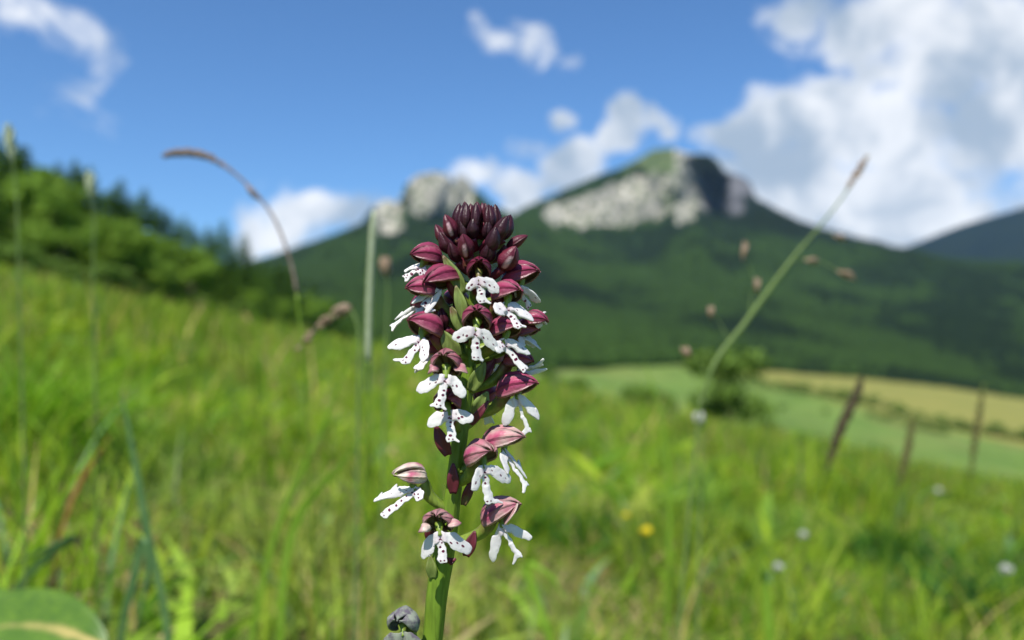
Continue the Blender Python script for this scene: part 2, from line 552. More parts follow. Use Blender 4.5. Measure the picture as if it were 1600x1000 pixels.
pb = t.n('ShaderNodeBsdfPrincipled', Base_Color=cf, Roughness=.95)
pb.inputs['Specular IOR Level'].default_value = .05
t.out(pb.outputs[0])
add('distant_mountain', mesh_from('distant_mountain', np.stack([FXX, FYY, FZ], -1), grid_faces(70, 150), m_far), kind='structure')

# the wood that covers the slopes, as one mass of crowns
m_wood, t_ = mat('slope_woodland_crowns'); t = NT(t_)
wc = t.attr('tint').outputs['Color']
wn = t.noise(t.n('ShaderNodeTexCoord').outputs['Object'], .35, 3.0)
pb = t.n('ShaderNodeBsdfPrincipled', Base_Color=t.mix(t.ramp(wn, .3, .7), wc, t.mix(.5, wc, (.02, .04, .012))), Roughness=.85)
pb.inputs['Specular IOR Level'].default_value = .12
t.out(pb.outputs[0])


def crowns(P, H, W, colr, conif, rs):
    """one joined mesh of lumpy crowns: rings of 6, conical where conif"""
    n = len(P); K = 6
    lev = np.array([0.06, .34, .68, 1.0])
    wr = np.array([.62, 1.0, .72, 0.06]); wc_ = np.array([1.0, .72, .36, 0.03])
    V = np.zeros((n, 4, K, 3))
    a0 = rs.uniform(0, 6.28, n)
    for l in range(4):
        prof = np.where(conif, wc_[l], wr[l])
        for k in range(K):
            th = a0 + k * 6.283 / K + l * .5
            rr = W * .5 * prof * rs.uniform(.7, 1.25, n)
            V[:, l, k, 0] = P[:, 0] + rr * np.cos(th); V[:, l, k, 1] = P[:, 1] + rr * np.sin(th)
            V[:, l, k, 2] = P[:, 2] + H * lev[l] * rs.uniform(.92, 1.06, n)
    fs = []
    for l in range(3):
        for k in range(K):
            fs.append([l * K + k, l * K + (k + 1) % K, (l + 1) * K + (k + 1) % K, (l + 1) * K + k])
    fs = np.array(fs)
    Fq = (np.arange(n)[:, None, None] * (4 * K) + fs[None]).reshape(-1, 4)
    cc = np.repeat(colr[:, None, :], 4 * K, 1)
    return V.reshape(-1, 3), Fq, cc.reshape(-1, 3)


def wood_colors(x, y, n, rs, dk):
    s = 1.7 * fbm(x * .0045, y * .0045, 3, 81) + rs.normal(0, .25, n)
    s = s - .9 * smooth(2000 - y, 0, 1000) * smooth(420 - x, 0, 400)      # beech dominates the lower slope, spruce the right
    conif = (s > -.05) | (dk > .4)
    c = np.where(conif[:, None], np.array([.0062, .016, .0052]), np.array([.024, .052, .007]))
    c = c * rs.uniform(.7, 1.35, n)[:, None]
    c = c * (1 - .5 * dk[:, None])  # crowns darkened under the same painted shade
    return c, conif


rs = np.random.default_rng(11)
# pick cells in proportion to their area
ar = (np.abs(np.diff(MX2, axis=1))[:-1, :] * np.abs(np.diff(MY2, axis=0))[:, :-1])
ar = ar * (SS[:-1, :-1] < 1.01) * (np.abs(UU[:-1, :-1]) < .72) * (UU[:-1, :-1] > -.4)
ar = ar * (rock[:-1, :-1] < .35) * (grass_[:-1, :-1] < .5)
ar = ar / (MY2[:-1, :-1] ** 1.1)
pr = (ar / ar.sum()).reshape(-1)
ix = rs.choice(pr.size, 62000, p=pr)
i_, j_ = ix // (NU - 1), ix % (NU - 1)
a_, b_ = rs.random(len(ix)), rs.random(len(ix))
PT = (VM[i_, j_] * ((1 - a_) * (1 - b_))[:, None] + VM[i_ + 1, j_] * (a_ * (1 - b_))[:, None]
      + VM[i_, j_ + 1] * ((1 - a_) * b_)[:, None] + VM[i_ + 1, j_ + 1] * (a_ * b_)[:, None])
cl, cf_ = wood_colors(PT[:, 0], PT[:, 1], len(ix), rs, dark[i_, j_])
Hh = rs.uniform(10, 20, len(ix)) * np.where(SS[i_, j_] > .9, .5, 1); Ww = np.where(cf_, .45, .72) * Hh * np.clip(PT[:, 1] / 1800, .7, 1.5)
PT[:, 2] -= 1
V1, F1, C1 = crowns(PT, Hh, Ww, cl, cf_, rs)
# and the foot of the wood, on the ground sheet
nf = 9000
fu_ = rs.uniform(-.35, .75, nf); 
yfe = np.interp(fu_, [-.3, 0, .15, .26, .43, .6, .9], [450, 600, 800, 930, 1060, 1220, 1350])
fy_ = yfe + (1330 - yfe) * rs.random(nf) ** 1.2
fx_ = fu_ * fy_
PT = np.stack([fx_, fy_, terrain(fx_, fy_) - .8], 1)
cl, cf_ = wood_colors(fx_, fy_, nf, rs, np.zeros(nf))
cl[:] *= 1.1
Hh = rs.uniform(9, 19, nf); Ww = np.where(cf_, .45, .75) * Hh
V2, F2, C2 = crowns(PT, Hh, Ww, cl, cf_, rs)
add('slope_forest', mesh_from('slope_forest', np.vstack([V1, V2]), np.vstack([F1, F2 + len(V1)]), m_wood, False, None, np.vstack([C1, C2])),
    label='mixed forest covering the slopes under the limestone peaks', cat='forest', kind='stuff')

# ------------------------------------------------------------------ trees at the meadow's edge and hedgerow bushes
m_bark, t_ = mat('bark'); t = NT(t_)
bn = t.noise(t.n('ShaderNodeTexCoord').outputs['Object'], 9.0, 5.0, .7)
pb = t.n('ShaderNodeBsdfPrincipled', Base_Color=t.mix(t.ramp(bn, .3, .7), (.07, .052, .038), (.15, .12, .09)), Roughness=.9)
t.out(pb.outputs[0])


def foliage_mat(name, c1, c2, trans=.3):
    m, t_ = mat(name); t = NT(t_)
    oi = t.n('ShaderNodeObjectInfo')
    nz = t.noise(t.n('ShaderNodeTexCoord').outputs['Object'], .8, 3.0)
    c = t.mix(t.ramp(nz, .3, .7), c1, c2)
    c = t.mix(.5, c, t.mix(oi.outputs['Random'], tuple(x * .6 for x in c1), tuple(x * 1.3 for x in c2)))
    c = t.mix(t.math('MULTIPLY', t.attr('val').outputs['Fac'], .6), c, tuple(min(1, x * 1.7) for x in c2))
    t.out(leafy(t, c, trans, .6, .2))
    return m


m_spruce = foliage_mat('spruce_needles', (.052, .115, .012), (.10, .185, .020), .3)
m_leaf = foliage_mat('broadleaf_foliage', (.085, .175, .014), (.145, .24, .022), .3)
m_shrub = foliage_mat('shrub_foliage', (.075, .145, .018), (.125, .205, .030), .3)


def spruce_meshes(seed, H):
    r = random.Random(seed)
    tk = MB(); tk.add(*tube([(0, 0, -.3), (0.02, 0, H * .3), (0, .03, H * .7), (0, 0, H * .99)], [H * .016, H * .012, H * .006, .012], 7))
    cr = MB()
    z = H * r.uniform(.06, .12)
    while z < H * .985:
        k = 1 - z / H
        L0 = H * .22 * k ** .8 + .12
        nb = 5 + int(3 * r.random())
        a0 = r.uniform(0, 6.28)
        for b in range(nb):
            a = a0 + b * 6.283 / nb + r.uniform(-.3, .3)
            L = L0 * r.uniform(.65, 1.2)
            droop = r.uniform(.15, .45)
            d = Vector((math.cos(a), math.sin(a), 0)); sd = Vector((-math.sin(a), math.cos(a), 0))
            N = 4 if L > 1 else 3
            for i in range(N):
                s0, s1 = i / N, (i + 1) / N
                c0 = d * (L * s0) + Vector((0, 0, z - droop * L * s0 ** 1.3 + .18 * L * s0 ** 3))
                c1 = d * (L * (s1 + .14)) + Vector((0, 0, z - droop * L * s1 ** 1.3 + .18 * L * s1 ** 3 + r.uniform(-.1, .1)))
                wd = L * .34 * (1 - s0 * .65) * r.uniform(.7, 1.3)
                v = r.random()
                for sg in (-1, 1):
                    tip = c0 + sd * (sg * wd) + d * (L * .16) + Vector((0, 0, -wd * r.uniform(.3, .8)))
                    cr.add([c0, c1, tip], [[0, 1, 2] if sg > 0 else [0, 2, 1]], v)
                hang = c0.lerp(c1, .5) + Vector((0, 0, -L * r.uniform(.12, .3)))
                cr.add([c0, c1, hang], [[0, 1, 2]], v)
        z += max(.16, L0 * .30) * r.uniform(.8, 1.2)
    return tk.mesh('trunk', m_bark), cr.mesh('crown', m_spruce, False)


def broadleaf_meshes(seed, H, W, nl, leaf, m, shrubby=False):
    r = random.Random(seed); g = np.random.default_rng(seed)
    tk = MB()
    top = H * (.55 if not shrubby else .35)
    lean = Vector((r.uniform(-.05, .05) * H, r.uniform(-.05, .05) * H, top))
    tk.add(*tube([(0, 0, -.3), tuple(lean * .5), tuple(lean)], [H * .022, H * .017, H * .010], 7))
    lobes = []
    nb = 11 if not shrubby else 9
    for i in range(nb):
        a = i * 2.4 + r.uniform(-.4, .4)
        zz_ = H * (r.uniform(.30, .92) if not shrubby else r.uniform(.15, .8))
        k = math.sin(math.pi * min(1, max(.12, (zz_ / H - .05)))) ** .6
        q = Vector((math.cos(a) * W * .30 * k, math.sin(a) * W * .30 * k, zz_))
        s = lean * r.uniform(.4, .95)
        tk.add(*tube(spline([s, s.lerp(q, .5) + Vector((0, 0, .05 * H)), q], 5), np.linspace(H * .009, H * .002, 5), 5))
        lobes.append((q, W * r.uniform(.17, .27) * (0.6 + .5 * k), H * r.uniform(.10, .17)))
    lobes.append((Vector((lean.x, lean.y, H * .82)), W * .2, H * .15))
    cr = MB()
    for _ in range(nl):
        q, rw, rh = r.choice(lobes)
        v = g.normal(0, 1, 3); v /= np.linalg.norm(v)
        rr = r.random() ** .4 * r.uniform(.85, 1.12)
        c = q + Vector((v[0] * rw * rr, v[1] * rw * rr, v[2] * rh * rr))
        if c.z < .05 * H:
            c.z = .05 * H + r.random() * .1 * H
        n = Vector(g.normal(0, 1, 3)) + Vector((v[0], v[1], v[2] + .6)) * .8
        n.normalize()
        a = n.orthogonal().normalized(); b = n.cross(a)
        th = r.uniform(0, 6.28); a, b = a * math.cos(th) + b * math.sin(th), b * math.cos(th) - a * math.sin(th)
        L = leaf * r.uniform(.6, 1.3)
        val = r.random()
        cr.add([c - a * L, c + b * L * .55 - n * .1 * L, c + a * L, c - b * L * .5 - n * .1 * L], [[0, 1, 2, 3]], val)
    return tk.mesh('trunk', m_bark), cr.mesh('crown', m, False)


SPR = [(spruce_meshes(100 + i, 10.0), 10.0) for i in range(5)]
BRD = [(broadleaf_meshes(200 + i, 10.0, 8.0, 2600, .34, m_leaf), 10.0) for i in range(4)]
SHR = [(broadleaf_meshes(300 + i, 3.0, 3.4, 1300, .17, m_shrub, True), 3.0) for i in range(4)]


def tree(kind, x, y, h, label, group, cat='tree', wide=1.0, name=None):
    (tm, cm), H0 = random.choice({'spruce': SPR, 'broad': BRD, 'shrub': SHR}[kind])
    o = bpy.data.objects.new(name or {'spruce': 'spruce_tree', 'broad': 'broadleaf_tree', 'shrub': 'shrub'}[kind], None)
    COL.objects.link(o)
    o.location = (x, y, tz(x, y)); s = h / H0
    o.scale = (s * wide, s * wide, s); o.rotation_euler = (0, 0, random.uniform(0, 6.28))
    tag(o, label, cat, group)
    add('trunk' if kind != 'shrub' else 'stem', tm, o); add('crown', cm, o)
    return o


# skyline of the wood on the left slope: px -> (row of the tops)
SKY = [(-1300, 120), (-500, 150), (-250, 170), (-60, 215), (0, 222), (30, 225), (60, 218), (100, 258), (140, 268), (180, 290), (205, 288), (225, 305), (250, 325), (300, 345), (330, 352), (352, 356), (375, 372), (400, 395),
       (430, 400), (460, 430), (490, 455), (530, 480), (560, 505)]
EDGE = [(-1300, 118), (-500, 118), (0, 118), (100, 124), (200, 136), (300, 155), (380, 175), (450, 230), (520, 320), (560, 380)]
sx, sy = zip(*SKY); ex, ey = zip(*EDGE)
rt = random.Random(5)
SHL = 'light green bushy shrub along the foot of the hillside wood'
px = -1250.0
while px < 560:                                  # the row that makes the skyline
    yb = np.interp(px, ex, ey) + rt.uniform(6, 26)
    u = px_uv(px, 500)[0]
    vt = px_uv(px, np.interp(px, sx, sy) + rt.choice([-14, -6, 0, 6, 16]))[1]
    h = vt * yb + CAM_H - tz(u * yb, yb)
    h = max(5.0, min(30, h))
    if rt.random() < .9:
        tree('spruce', u * yb, yb, h, 'tall dark spruce whose top makes the skyline of the hillside wood', 'skyline spruces of the hillside wood', wide=rt.uniform(.95, 1.3))
    else:
        tree('broad', u * yb, yb, h * .85, 'tall rounded broadleaf tree between the skyline spruces of the hillside wood', 'skyline broadleaf trees of the hillside wood', wide=rt.uniform(.7, .95))
    px += rt.uniform(8, 15) * (1.0 if px > -60 else 4)
px = -1200.0
while px < 540:                                  # lower trees in front of them
    yb = np.interp(px, ex, ey) + rt.uniform(-8, 5)
    u = px_uv(px, 500)[0]
    g0 = tz(u * yb, yb)
    vt = px_uv(px, np.interp(px, sx, sy))[1]
    hmax = vt * yb + CAM_H - g0
    h = max(3.5, hmax * rt.uniform(.4, .8))
    if rt.random() < .6:
        tree('spruce', u * yb, yb, h, 'lower spruce in the front rank of the hillside wood', 'front spruces of the hillside wood', wide=rt.uniform(.9, 1.3))
    else:
        tree('broad', u * yb, yb, h, 'lower rounded broadleaf tree in the front rank of the hillside wood', 'front broadleaf trees of the hillside wood', wide=rt.uniform(.8, 1.2))
    px += rt.uniform(13, 22) * (1.0 if px > -60 else 4)
px = -200.0
while px < 560:                                  # shrubs along the foot
    yb = np.interp(px, ex, ey) + rt.uniform(-22, -10)
    u = px_uv(px, 500)[0]
    tree('shrub', u * yb, yb, rt.uniform(2.2, 4.6), SHL, 'shrubs along the foot of the hillside wood', 'shrub', rt.uniform(.9, 1.5))
    px += rt.uniform(22, 40)

# the bushy tree standing on the brow right of the orchid, and bushes scattered on the brow and the fields
u = px_uv(1135, 500)[0]
yb = 50.0
h = px_uv(800, 546)[1] * yb + CAM_H - tz(u * yb, yb)
tree('shrub', u * yb, yb, h * 1.1, 'bushy green tree alone on the brow above the fields', None, wide=.95, name='bushy_tree')
BRW = 'green bush along the brow of the meadow below the forest'
for px, py, yb in [(858, 572, 88), (880, 590, 80), (905, 585, 92), (1000, 596, 110), (1018, 598, 90), (1040, 618, 74), (1085, 610, 80), (1180, 618, 78), (590, 528, 120), (560, 530, 140), (625, 540, 130)]:
    u = px_uv(px, 500)[0]
    h = px_uv(800, py)[1] * yb + CAM_H - tz(u * yb, yb)
    tree('shrub', u * yb, yb, max(1.2, h), BRW, 'bushes along the brow', 'bush', rt.uniform(.7, 1.0), 'bush')
HDG = 'dark green bush in the hedgerow between the hay field and the pasture'


def hedge(path, step, hr, label, group):
    pts = spline([(a, b, 0) for a, b in path], 60)
    d = 0; last = None; nxt = 0
    for p in pts:
        if last is not None:
            d += np.hypot(*(p - last)[:2])
        last = p
        if d >= nxt:
            g = px_ground(p[0], p[1], 100)
            tree('shrub', g[0], g[1], rt.uniform(*hr), label, group, 'bush', rt.uniform(.9, 1.4), 'bush')
            nxt = d + step * rt.uniform(.7, 1.4)


hedge([(1170, 602), (1230, 612), (1290, 622), (1360, 634), (1440, 660), (1520, 676), (1620, 692), (1700, 705)], 9, (6, 12), HDG, 'hedgerow bushes under the hay field')
hedge([(1360, 652), (1420, 668), (1480, 682)], 10, (4.5, 7), 'low bush in the short hedge inside the pasture', 'bushes inside the pasture')
hedge([(1420, 742), (1480, 752), (1560, 768), (1640, 782)], 11, (4, 7), 'low dark bush along the lower edge of the pasture', 'bushes along the lower pasture edge')
for px, py, h in [(1222, 645, 6), (1290, 650, 6), (1243, 705, 5), (1375, 722, 7), (1392, 728, 5)]:
    g = px_ground(px, py, 100)
    tree('shrub', g[0], g[1], h, 'single bush standing in the open pasture', 'single bushes in the pasture', 'bush', .9, 'bush')

# ------------------------------------------------------------------ meadow grass
m_grass, t_ = mat('grass_blades'); t = NT(t_)
gc = t.attr('tint').outputs['Color']
gt = t.mix(1.0, gc, (1.15, 1.25, .55), 'MULTIPLY')
t.out(leafy(t, gc, .42, .55, .15, gt))


def blades(x, y, h, wd, lean, rs, seg=4, col=None, zoff=-.01, curl=1.0):
    n = len(x)
    z = terrain(x, y) + zoff
    az = rs.uniform(0, 6.283, n)
    fac = rs.uniform(0, 6.283, n)
    dx, dy = np.cos(az), np.sin(az); sx_, sy_ = np.cos(fac), np.sin(fac)
    V = np.zeros((n, 2 * seg + 1, 3)); C = np.zeros((n, 2 * seg + 1, 3))
    for l in range(seg + 1):
        s = l / seg
        b = lean * h * s ** (1.3 + .7 * curl)
        up = h * s * (1 - .35 * np.minimum(lean, 1.4) * s)
        wv = wd * .5 * (1 - s ** 2.2) * (.65 + .7 * min(1, s * 3) * (1 - s) + .2)
        cx = x + dx * b; cy = y + dy * b; cz = z + up
        cc = col
        if l < seg:
            V[:, 2 * l] = np.stack([cx - sx_ * wv, cy - sy_ * wv, cz], 1)
            V[:, 2 * l + 1] = np.stack([cx + sx_ * wv, cy + sy_ * wv, cz], 1)
            C[:, 2 * l] = cc; C[:, 2 * l + 1] = cc
        else:
            V[:, 2 * l] = np.stack([cx, cy, cz], 1); C[:, 2 * l] = cc
    q = np.array([[2 * l, 2 * l + 1, 2 * l + 3, 2 * l + 2] for l in range(seg - 1)])
    tr = np.array([[2 * seg - 2, 2 * seg - 1, 2 * seg]])
    off = (np.arange(n) * (2 * seg + 1))[:, None, None]
    return V.reshape(-1, 3), (off + q).reshape(-1, 4), (off + tr).reshape(-1, 3), C.reshape(-1, 3)


def sector(n, r0, r1, a, rs, p=1.0):
    rr = np.sqrt(rs.random(n) ** p * (r1 ** 2 - r0 ** 2) + r0 ** 2)
    th = rs.uniform(-a, a, n)
    return rr * np.sin(th), rr * np.cos(th)


def clumped(n, r0, r1, a, rs, spread, per):
    cx, cy = sector(max(1, n // per), r0, r1, a, rs)
    i = rs.integers(0, len(cx), n)
    d = rs.normal(0, 1, (n, 2)) * spread
    return cx[i] + d[:, 0], cy[i] + d[:, 1], i


def grass_col(n, x, y, rs, dry=.10):
    g = np.array([.135, .270, .014]) * np.ones((n, 1))
    a = rs.random(n)[:, None]
    g = g * (1 - a) + np.array([.225, .335, .026]) * a
    dk = (rs.random(n) < .22)[:, None]
    g = np.where(dk, np.array([.062, .155, .012]), g)
    bl = (rs.random(n) < .07)[:, None]
    g = np.where(bl, np.array([.10, .20, .09]), g)
    dr = (rs.random(n) < dry)[:, None]
    g = np.where(dr, np.array([.36, .30, .13]), g)
    g = g * np.array([1.28, 1.10, 1.1])
    p = fbm(x * 2.3, y * 2.3, 3, 91); q = fbm(x * .45, y * .45, 3, 95)
    # patches of other plants: bluish sedge, yellowish herbs, bleached thatch
    hs_ = smooth(fbm(x * 1.7 + 9, y * 1.7, 3, 97), .12, .4)[:, None]
    g = g * (1 - .6 * hs_) + np.array([.10, .20, .035]) * .6 * hs_
    th_ = smooth(fbm(x * 1.1 - 4, y * 1.1 + 2, 3, 99), .22, .5)[:, None]
    g = g * (1 - .45 * th_) + np.array([.34, .31, .10]) * .45 * th_
    return np.clip(g * (1 + .55 * p + .35 * q)[:, None] * rs.uniform(.7, 1.25, n)[:, None], .004, .8)


def pack(name, parts, label):
    Vs, Q, T, Cs = [], [], [], []
    o = 0
    for v, q, tr, c in parts:
        Vs.append(v); Q.append(q + o); T.append(tr + o); Cs.append(c); o += len(v)
    return add(name, mesh_from(name, np.vstack(Vs), [np.vstack(Q), np.vstack(T)], m_grass, True, None, np.vstack(Cs)),
               label=label, cat='grass', kind='stuff')


rs = np.random.default_rng(23)
P_ = []
# turf close by (it starts in front of the lens and goes on under and round the orchid)
n = 21000; x, y = sector(n, .30, 3.2, R(55), rs, .8)
P_.append(blades(x, y, rs.uniform(.03, .10, n), rs.uniform(.0018, .0045, n), rs.uniform(.1, 1.3, n), rs, 4, grass_col(n, x, y, rs, .16)))
n = 15000; x, y, i = clumped(n, .6, 4.0, R(55), rs, .04, 34)
hs = np.random.default_rng(3).uniform(.6, 1.25, 4000)[i]
P_.append(blades(x, y, hs * rs.uniform(.09, .20, n), rs.uniform(.002, .0050, n), rs.uniform(.1, .9, n), rs, 5, grass_col(n, x, y, rs, .06)))
# broad herb leaves among the turf
n = 9000; x, y, i = clumped(n, .5, 4.5, R(55), rs, .03, 8)
P_.append(blades(x, y, rs.uniform(.03, .10, n), rs.uniform(.007, .016, n), rs.uniform(.5, 1.9, n), rs, 4, grass_col(n, x, y, rs, .05) * np.array([.85, .95, 1.0])))
# dry litter low between the blades
n = 5000; x, y, i = clumped(n, .4, 4, R(55), rs, .05, 14)
P_.append(blades(x, y, rs.uniform(.03, .07, n), rs.uniform(.002, .005, n), rs.uniform(1.2, 2.6, n), rs, 3, np.array([.36, .29, .15]) * rs.uniform(.5, 1.2, n)[:, None]))
n = 9000; x, y, i = clumped(n, 2.0, 14, R(52), rs, .10, 26)
P_.append(blades(x, y, rs.uniform(.08, .22, n), rs.uniform(.018, .045, n), rs.uniform(.5, 1.8, n), rs, 4, grass_col(n, x, y, rs, .03)))
for gx_, gy_, nn_, hh_, ww_, cc_ in [(1410, 900, 260, .17, .012, (.045, .13, .012)), (1545, 975, 320, .15, .014, (.040, .115, .014)), (1590, 930, 200, .16, .014, (.05, .13, .016)), (905, 850, 160, .10, .012, (.05, .14, .014)),
                                     (60, 720, 200, .22, .008, (.17, .33, .02)), (120, 700, 200, .22, .007, (.19, .34, .025)), (640, 930, 150, .06, .005, (.40, .32, .16)), (110, 880, 140, .06, .005, (.38, .29, .15)), (960, 950, 160, .06, .005, (.40, .31, .16)), (1000, 900, 120, .08, .005, (.30, .25, .10))]:
    g_ = px_ground(gx_, gy_, .4, 60)
    x = g_[0] + rs.normal(0, .055, nn_); y = g_[1] + rs.normal(0, .07, nn_)
    P_.append(blades(x, y, hh_ * rs.uniform(.5, 1.1, nn_), ww_ * rs.uniform(.5, 1.2, nn_), rs.uniform(.3, 1.3, nn_), rs, 5, np.array(cc_) * rs.uniform(.7, 1.3, nn_)[:, None]))
pack('near_grass', P_, 'bright green meadow grass and herbs around the orchid')
P_ = []
n = 30000; x, y = sector(n, 3.0, 16, R(52), rs, .75)
P_.append(blades(x, y, rs.uniform(.08, .22, n), rs.uniform(.005, .011, n), rs.uniform(.1, 1.0, n), rs, 3, grass_col(n, x, y, rs, .07)))
n = 22000; x, y, i = clumped(n, 2.5, 18, R(52), rs, .08, 40)
P_.append(blades(x, y, rs.uniform(.18, .42, n), rs.uniform(.005, .011, n), rs.uniform(.1, .8, n), rs, 4, grass_col(n, x, y, rs, .10)))
n = 45000; x, y = sector(n, 15, 75, R(50), rs, .8)
P_.append(blades(x, y, rs.uniform(.15, .5, n), rs.uniform(.03, .08, n), rs.uniform(.1, .8, n), rs, 3, grass_col(n, x, y, rs, .08)))
n = 26000; x, y, i = clumped(n, 25, 150, R(48), rs, .9, 30)
P_.append(blades(x, y, rs.uniform(.3, .9, n), rs.uniform(.08, .2, n), rs.uniform(.1, .8, n), rs, 2, grass_col(n, x, y, rs, .10)))
pack('meadow_grass', P_, 'tall green meadow grass covering the hillside')

# ------------------------------------------------------------------ single stems and leaves around the orchid
def plain(name, c1, c2, trans=.25, rough=.5, scale=400.0, spec=.3):
    m, t_ = mat(name); t = NT(t_)
    nz = t.noise(t.n('ShaderNodeTexCoord').outputs['Object'], scale, 4.0, .6)
    t.out(leafy(t, t.mix(t.ramp(nz, .35, .65), c1, c2), trans, rough, spec))
    return m


m_culm = plain('green_culm', (.14, .22, .06), (.20, .28, .09))
m_green = plain('turf_green_culm', (.12, .22, .015), (.18, .28, .025))
m_pale = plain('pale_culm', (.34, .40, .24), (.44, .50, .34))
m_sedge = plain('brown_sedge', (.16, .12, .10), (.26, .20, .17), .1)
m_dark = plain('dark_spike', (.045, .035, .018), (.09, .075, .03), .05)
m_olive = plain('olive_spike', (.10, .10, .03), (.16, .14, .05), .15)
m_tan = plain('tan_spikelet', (.30, .20, .13), (.42, .31, .22), .3)
m_teal = plain('blue_green_blade', (.10, .21, .07), (.14, .26, .09), .35, .45, 120)
m_fresh = plain('fresh_blade', (.22, .40, .03), (.28, .45, .05), .4, .45, 120)
m_orange = plain('withered_orange_blade', (.42, .17, .05), (.50, .26, .09), .35, .6, 120)
m_yellow = plain('yellow_petal', (.75, .60, .02), (.80, .66, .03), .3, .3)
m_white = plain('white_blossom', (.42, .43, .38), (.52, .52, .47), .3)


def to_ground(path, d, sink=.012):
    """continue a path of pixels at distance d down to the turf"""
    P = [px_pt(a, b, d) for a, b in path]
    end = P[-1]; prev = P[-2]
    dirn = end - prev; dirn = dirn / max(1e-6, abs(dirn[2]))
    zg = tz(end[0], end[1])
    k = max(0.02, end[2] - zg)
    foot = np.array([end[0] + dirn[0] * k * .35, end[1] + rt.uniform(-.01, .02), 0])
    foot[2] = tz(foot[0], foot[1]) - sink
    mid = end * .5 + foot * .5; mid[0] = end[0] * .55 + foot[0] * .45 + dirn[0] * k * .1
    return P + [mid, foot]


def root_at(P, name, label, cat, group=None):
    o = bpy.data.objects.new(name, None); COL.objects.link(o)
    o.location = tuple(P[-1] + np.array([0, 0, .012]))
    tag(o, label, cat, group)
    return o, np.array(o.location)


def ribbon(P, w, org, fold=.25, side=None):
    """folded leaf blade along P (tip first), full width w per point"""
    P = np.array(P) - org; n = len(P)
    T = np.gradient(P, axis=0); T /= np.linalg.norm(T, axis=1)[:, None]
    s = np.array(side if side is not None else (1.0, .25, 0.0))
    V, Fc = [], []
    for i in range(n):
        a = s - T[i] * s.dot(T[i]); a /= np.linalg.norm(a)
        nn = np.cross(T[i], a)
        for q, f in ((-1, 0), (-.5, .7), (0, 1), (.5, .7), (1, 0)):
            V.append(P[i] + a * q * w[i] * .5 - nn * f * fold * w[i] * .5)
    for i in range(n - 1):
        for k in range(4):
            Fc.append([i * 5 + k, i * 5 + k + 1, (i + 1) * 5 + k + 1, (i + 1) * 5 + k])
    return V, Fc


def blade_thing(path, d, wpx, m, label, taper=.9):
    P = to_ground(path, d)
    Q = spline(P, 26)
    s = np.linspace(0, 1, 26)
    wd = wpx * d / F * np.minimum(1, (s / .45) ** taper + .03) * (1 - .35 * s)
    mb = MB(); o = Q[-1] + np.array([0, 0, .012])
    mb.add(*ribbon(Q, wd, o))
    th, _ = root_at(Q, 'grass_plant', label, 'grass')
    th.location = tuple(o)
    ob = add('blade', mb.mesh('blade', m), th)
    sol = ob.modifiers.new('thickness', 'SOLIDIFY'); sol.thickness = .0003
    return ob


def spikelet(c, d, L, w, k=6):
    """small pointed ovoid with glume scales along d"""
    c = np.array(c, float); d = np.array(d, float); d /= np.linalg.norm(d)
    ts = np.linspace(-.5, .5, 7)
    return tube([c + d * L * t for t in ts], [w * .5 * max(.06, math.cos(math.pi * t * .96)) for t in ts], k, .12)


def spike_head(mb, P, w0, n, rr):
    """dense head: scale-like spikelets set all round the stem path P"""
    P = np.array(P); T = np.gradient(P, axis=0)
    for i in range(n):
        t = (i + .5) / n; k = t * (len(P) - 1); j = int(k)
        c = P[j] + (P[min(j + 1, len(P) - 1)] - P[j]) * (k - j)
        ax = T[j] / np.linalg.norm(T[j])
        a = np.cross(ax, [.3, .9, .2]); a /= np.linalg.norm(a); b = np.cross(ax, a)
        th = i * 2.4
        o = (a * math.cos(th) + b * math.sin(th))
        ww = w0 * (math.sin(math.pi * (t * .9 + .07)) ** .6)
        mb.add(*spikelet(c + o * ww * .28, -ax * 1.0 + o * .35, ww * 1.5, ww * .62, 5), rr.random())


# arching sedge on the left
P = to_ground([(255, 244), (272, 239), (300, 239), (330, 247), (368, 272), (405, 308), (430, 345), (448, 390), (461, 440), (468, 500), (474, 570)], .44)
o, og = root_at(P, 'sedge', 'arching sedge stem with a bent brown seed head against the blue sky', 'sedge')
Q = spline(P, 60) - og
mb = MB(); mb.add(*tube(Q[:42], np.linspace(.0006, .0009, 42), 6)); add('stem', mb.mesh('stem', m_sedge), o)
mb = MB(); mb.add(*tube(Q[41:], np.linspace(.0009, .0006, 19), 6)); add('stem', mb.mesh('stem', m_green), o)
mb = MB(); spike_head(mb, Q[:21], .0040, 46, rt); add('seed_head', mb.mesh('seed_head', m_sedge), o)
mb = MB(); mb.add(*spikelet(Q[24] + np.array([-.002, -.001, .001]), Q[23] - Q[26], .012, .0035)); add('spikelet', mb.mesh('spikelet', m_sedge), o)

# pale upright culm just left of the orchid
P = to_ground([(584, 330), (580, 400), (577, 470), (575, 560), (573, 645)], .40)
o, og = root_at(P, 'grass_culm', 'pale upright grass stem close behind the left side of the orchid', 'grass')
Q = spline(P, 40) - og
mb = MB(); mb.add(*tube(Q[:21], np.interp(np.linspace(0, 1, 21), [0, .12, .9, 1], [.0008, .0016, .0014, .0008]), 8, .08)); add('stem', mb.mesh('stem', m_pale), o)
mb = MB(); mb.add(*tube(Q[20:], np.linspace(.0008, .0005, 20), 7)); add('stem', mb.mesh('stem', m_green), o)
mb = MB(); mb.add(*ribbon((Q + og)[2:26], np.interp(np.linspace(0, 1, 24), [0, .3, 1], [.0015, .004, .004]), og)); add('leaf_sheath', mb.mesh('leaf_sheath', m_culm), o)

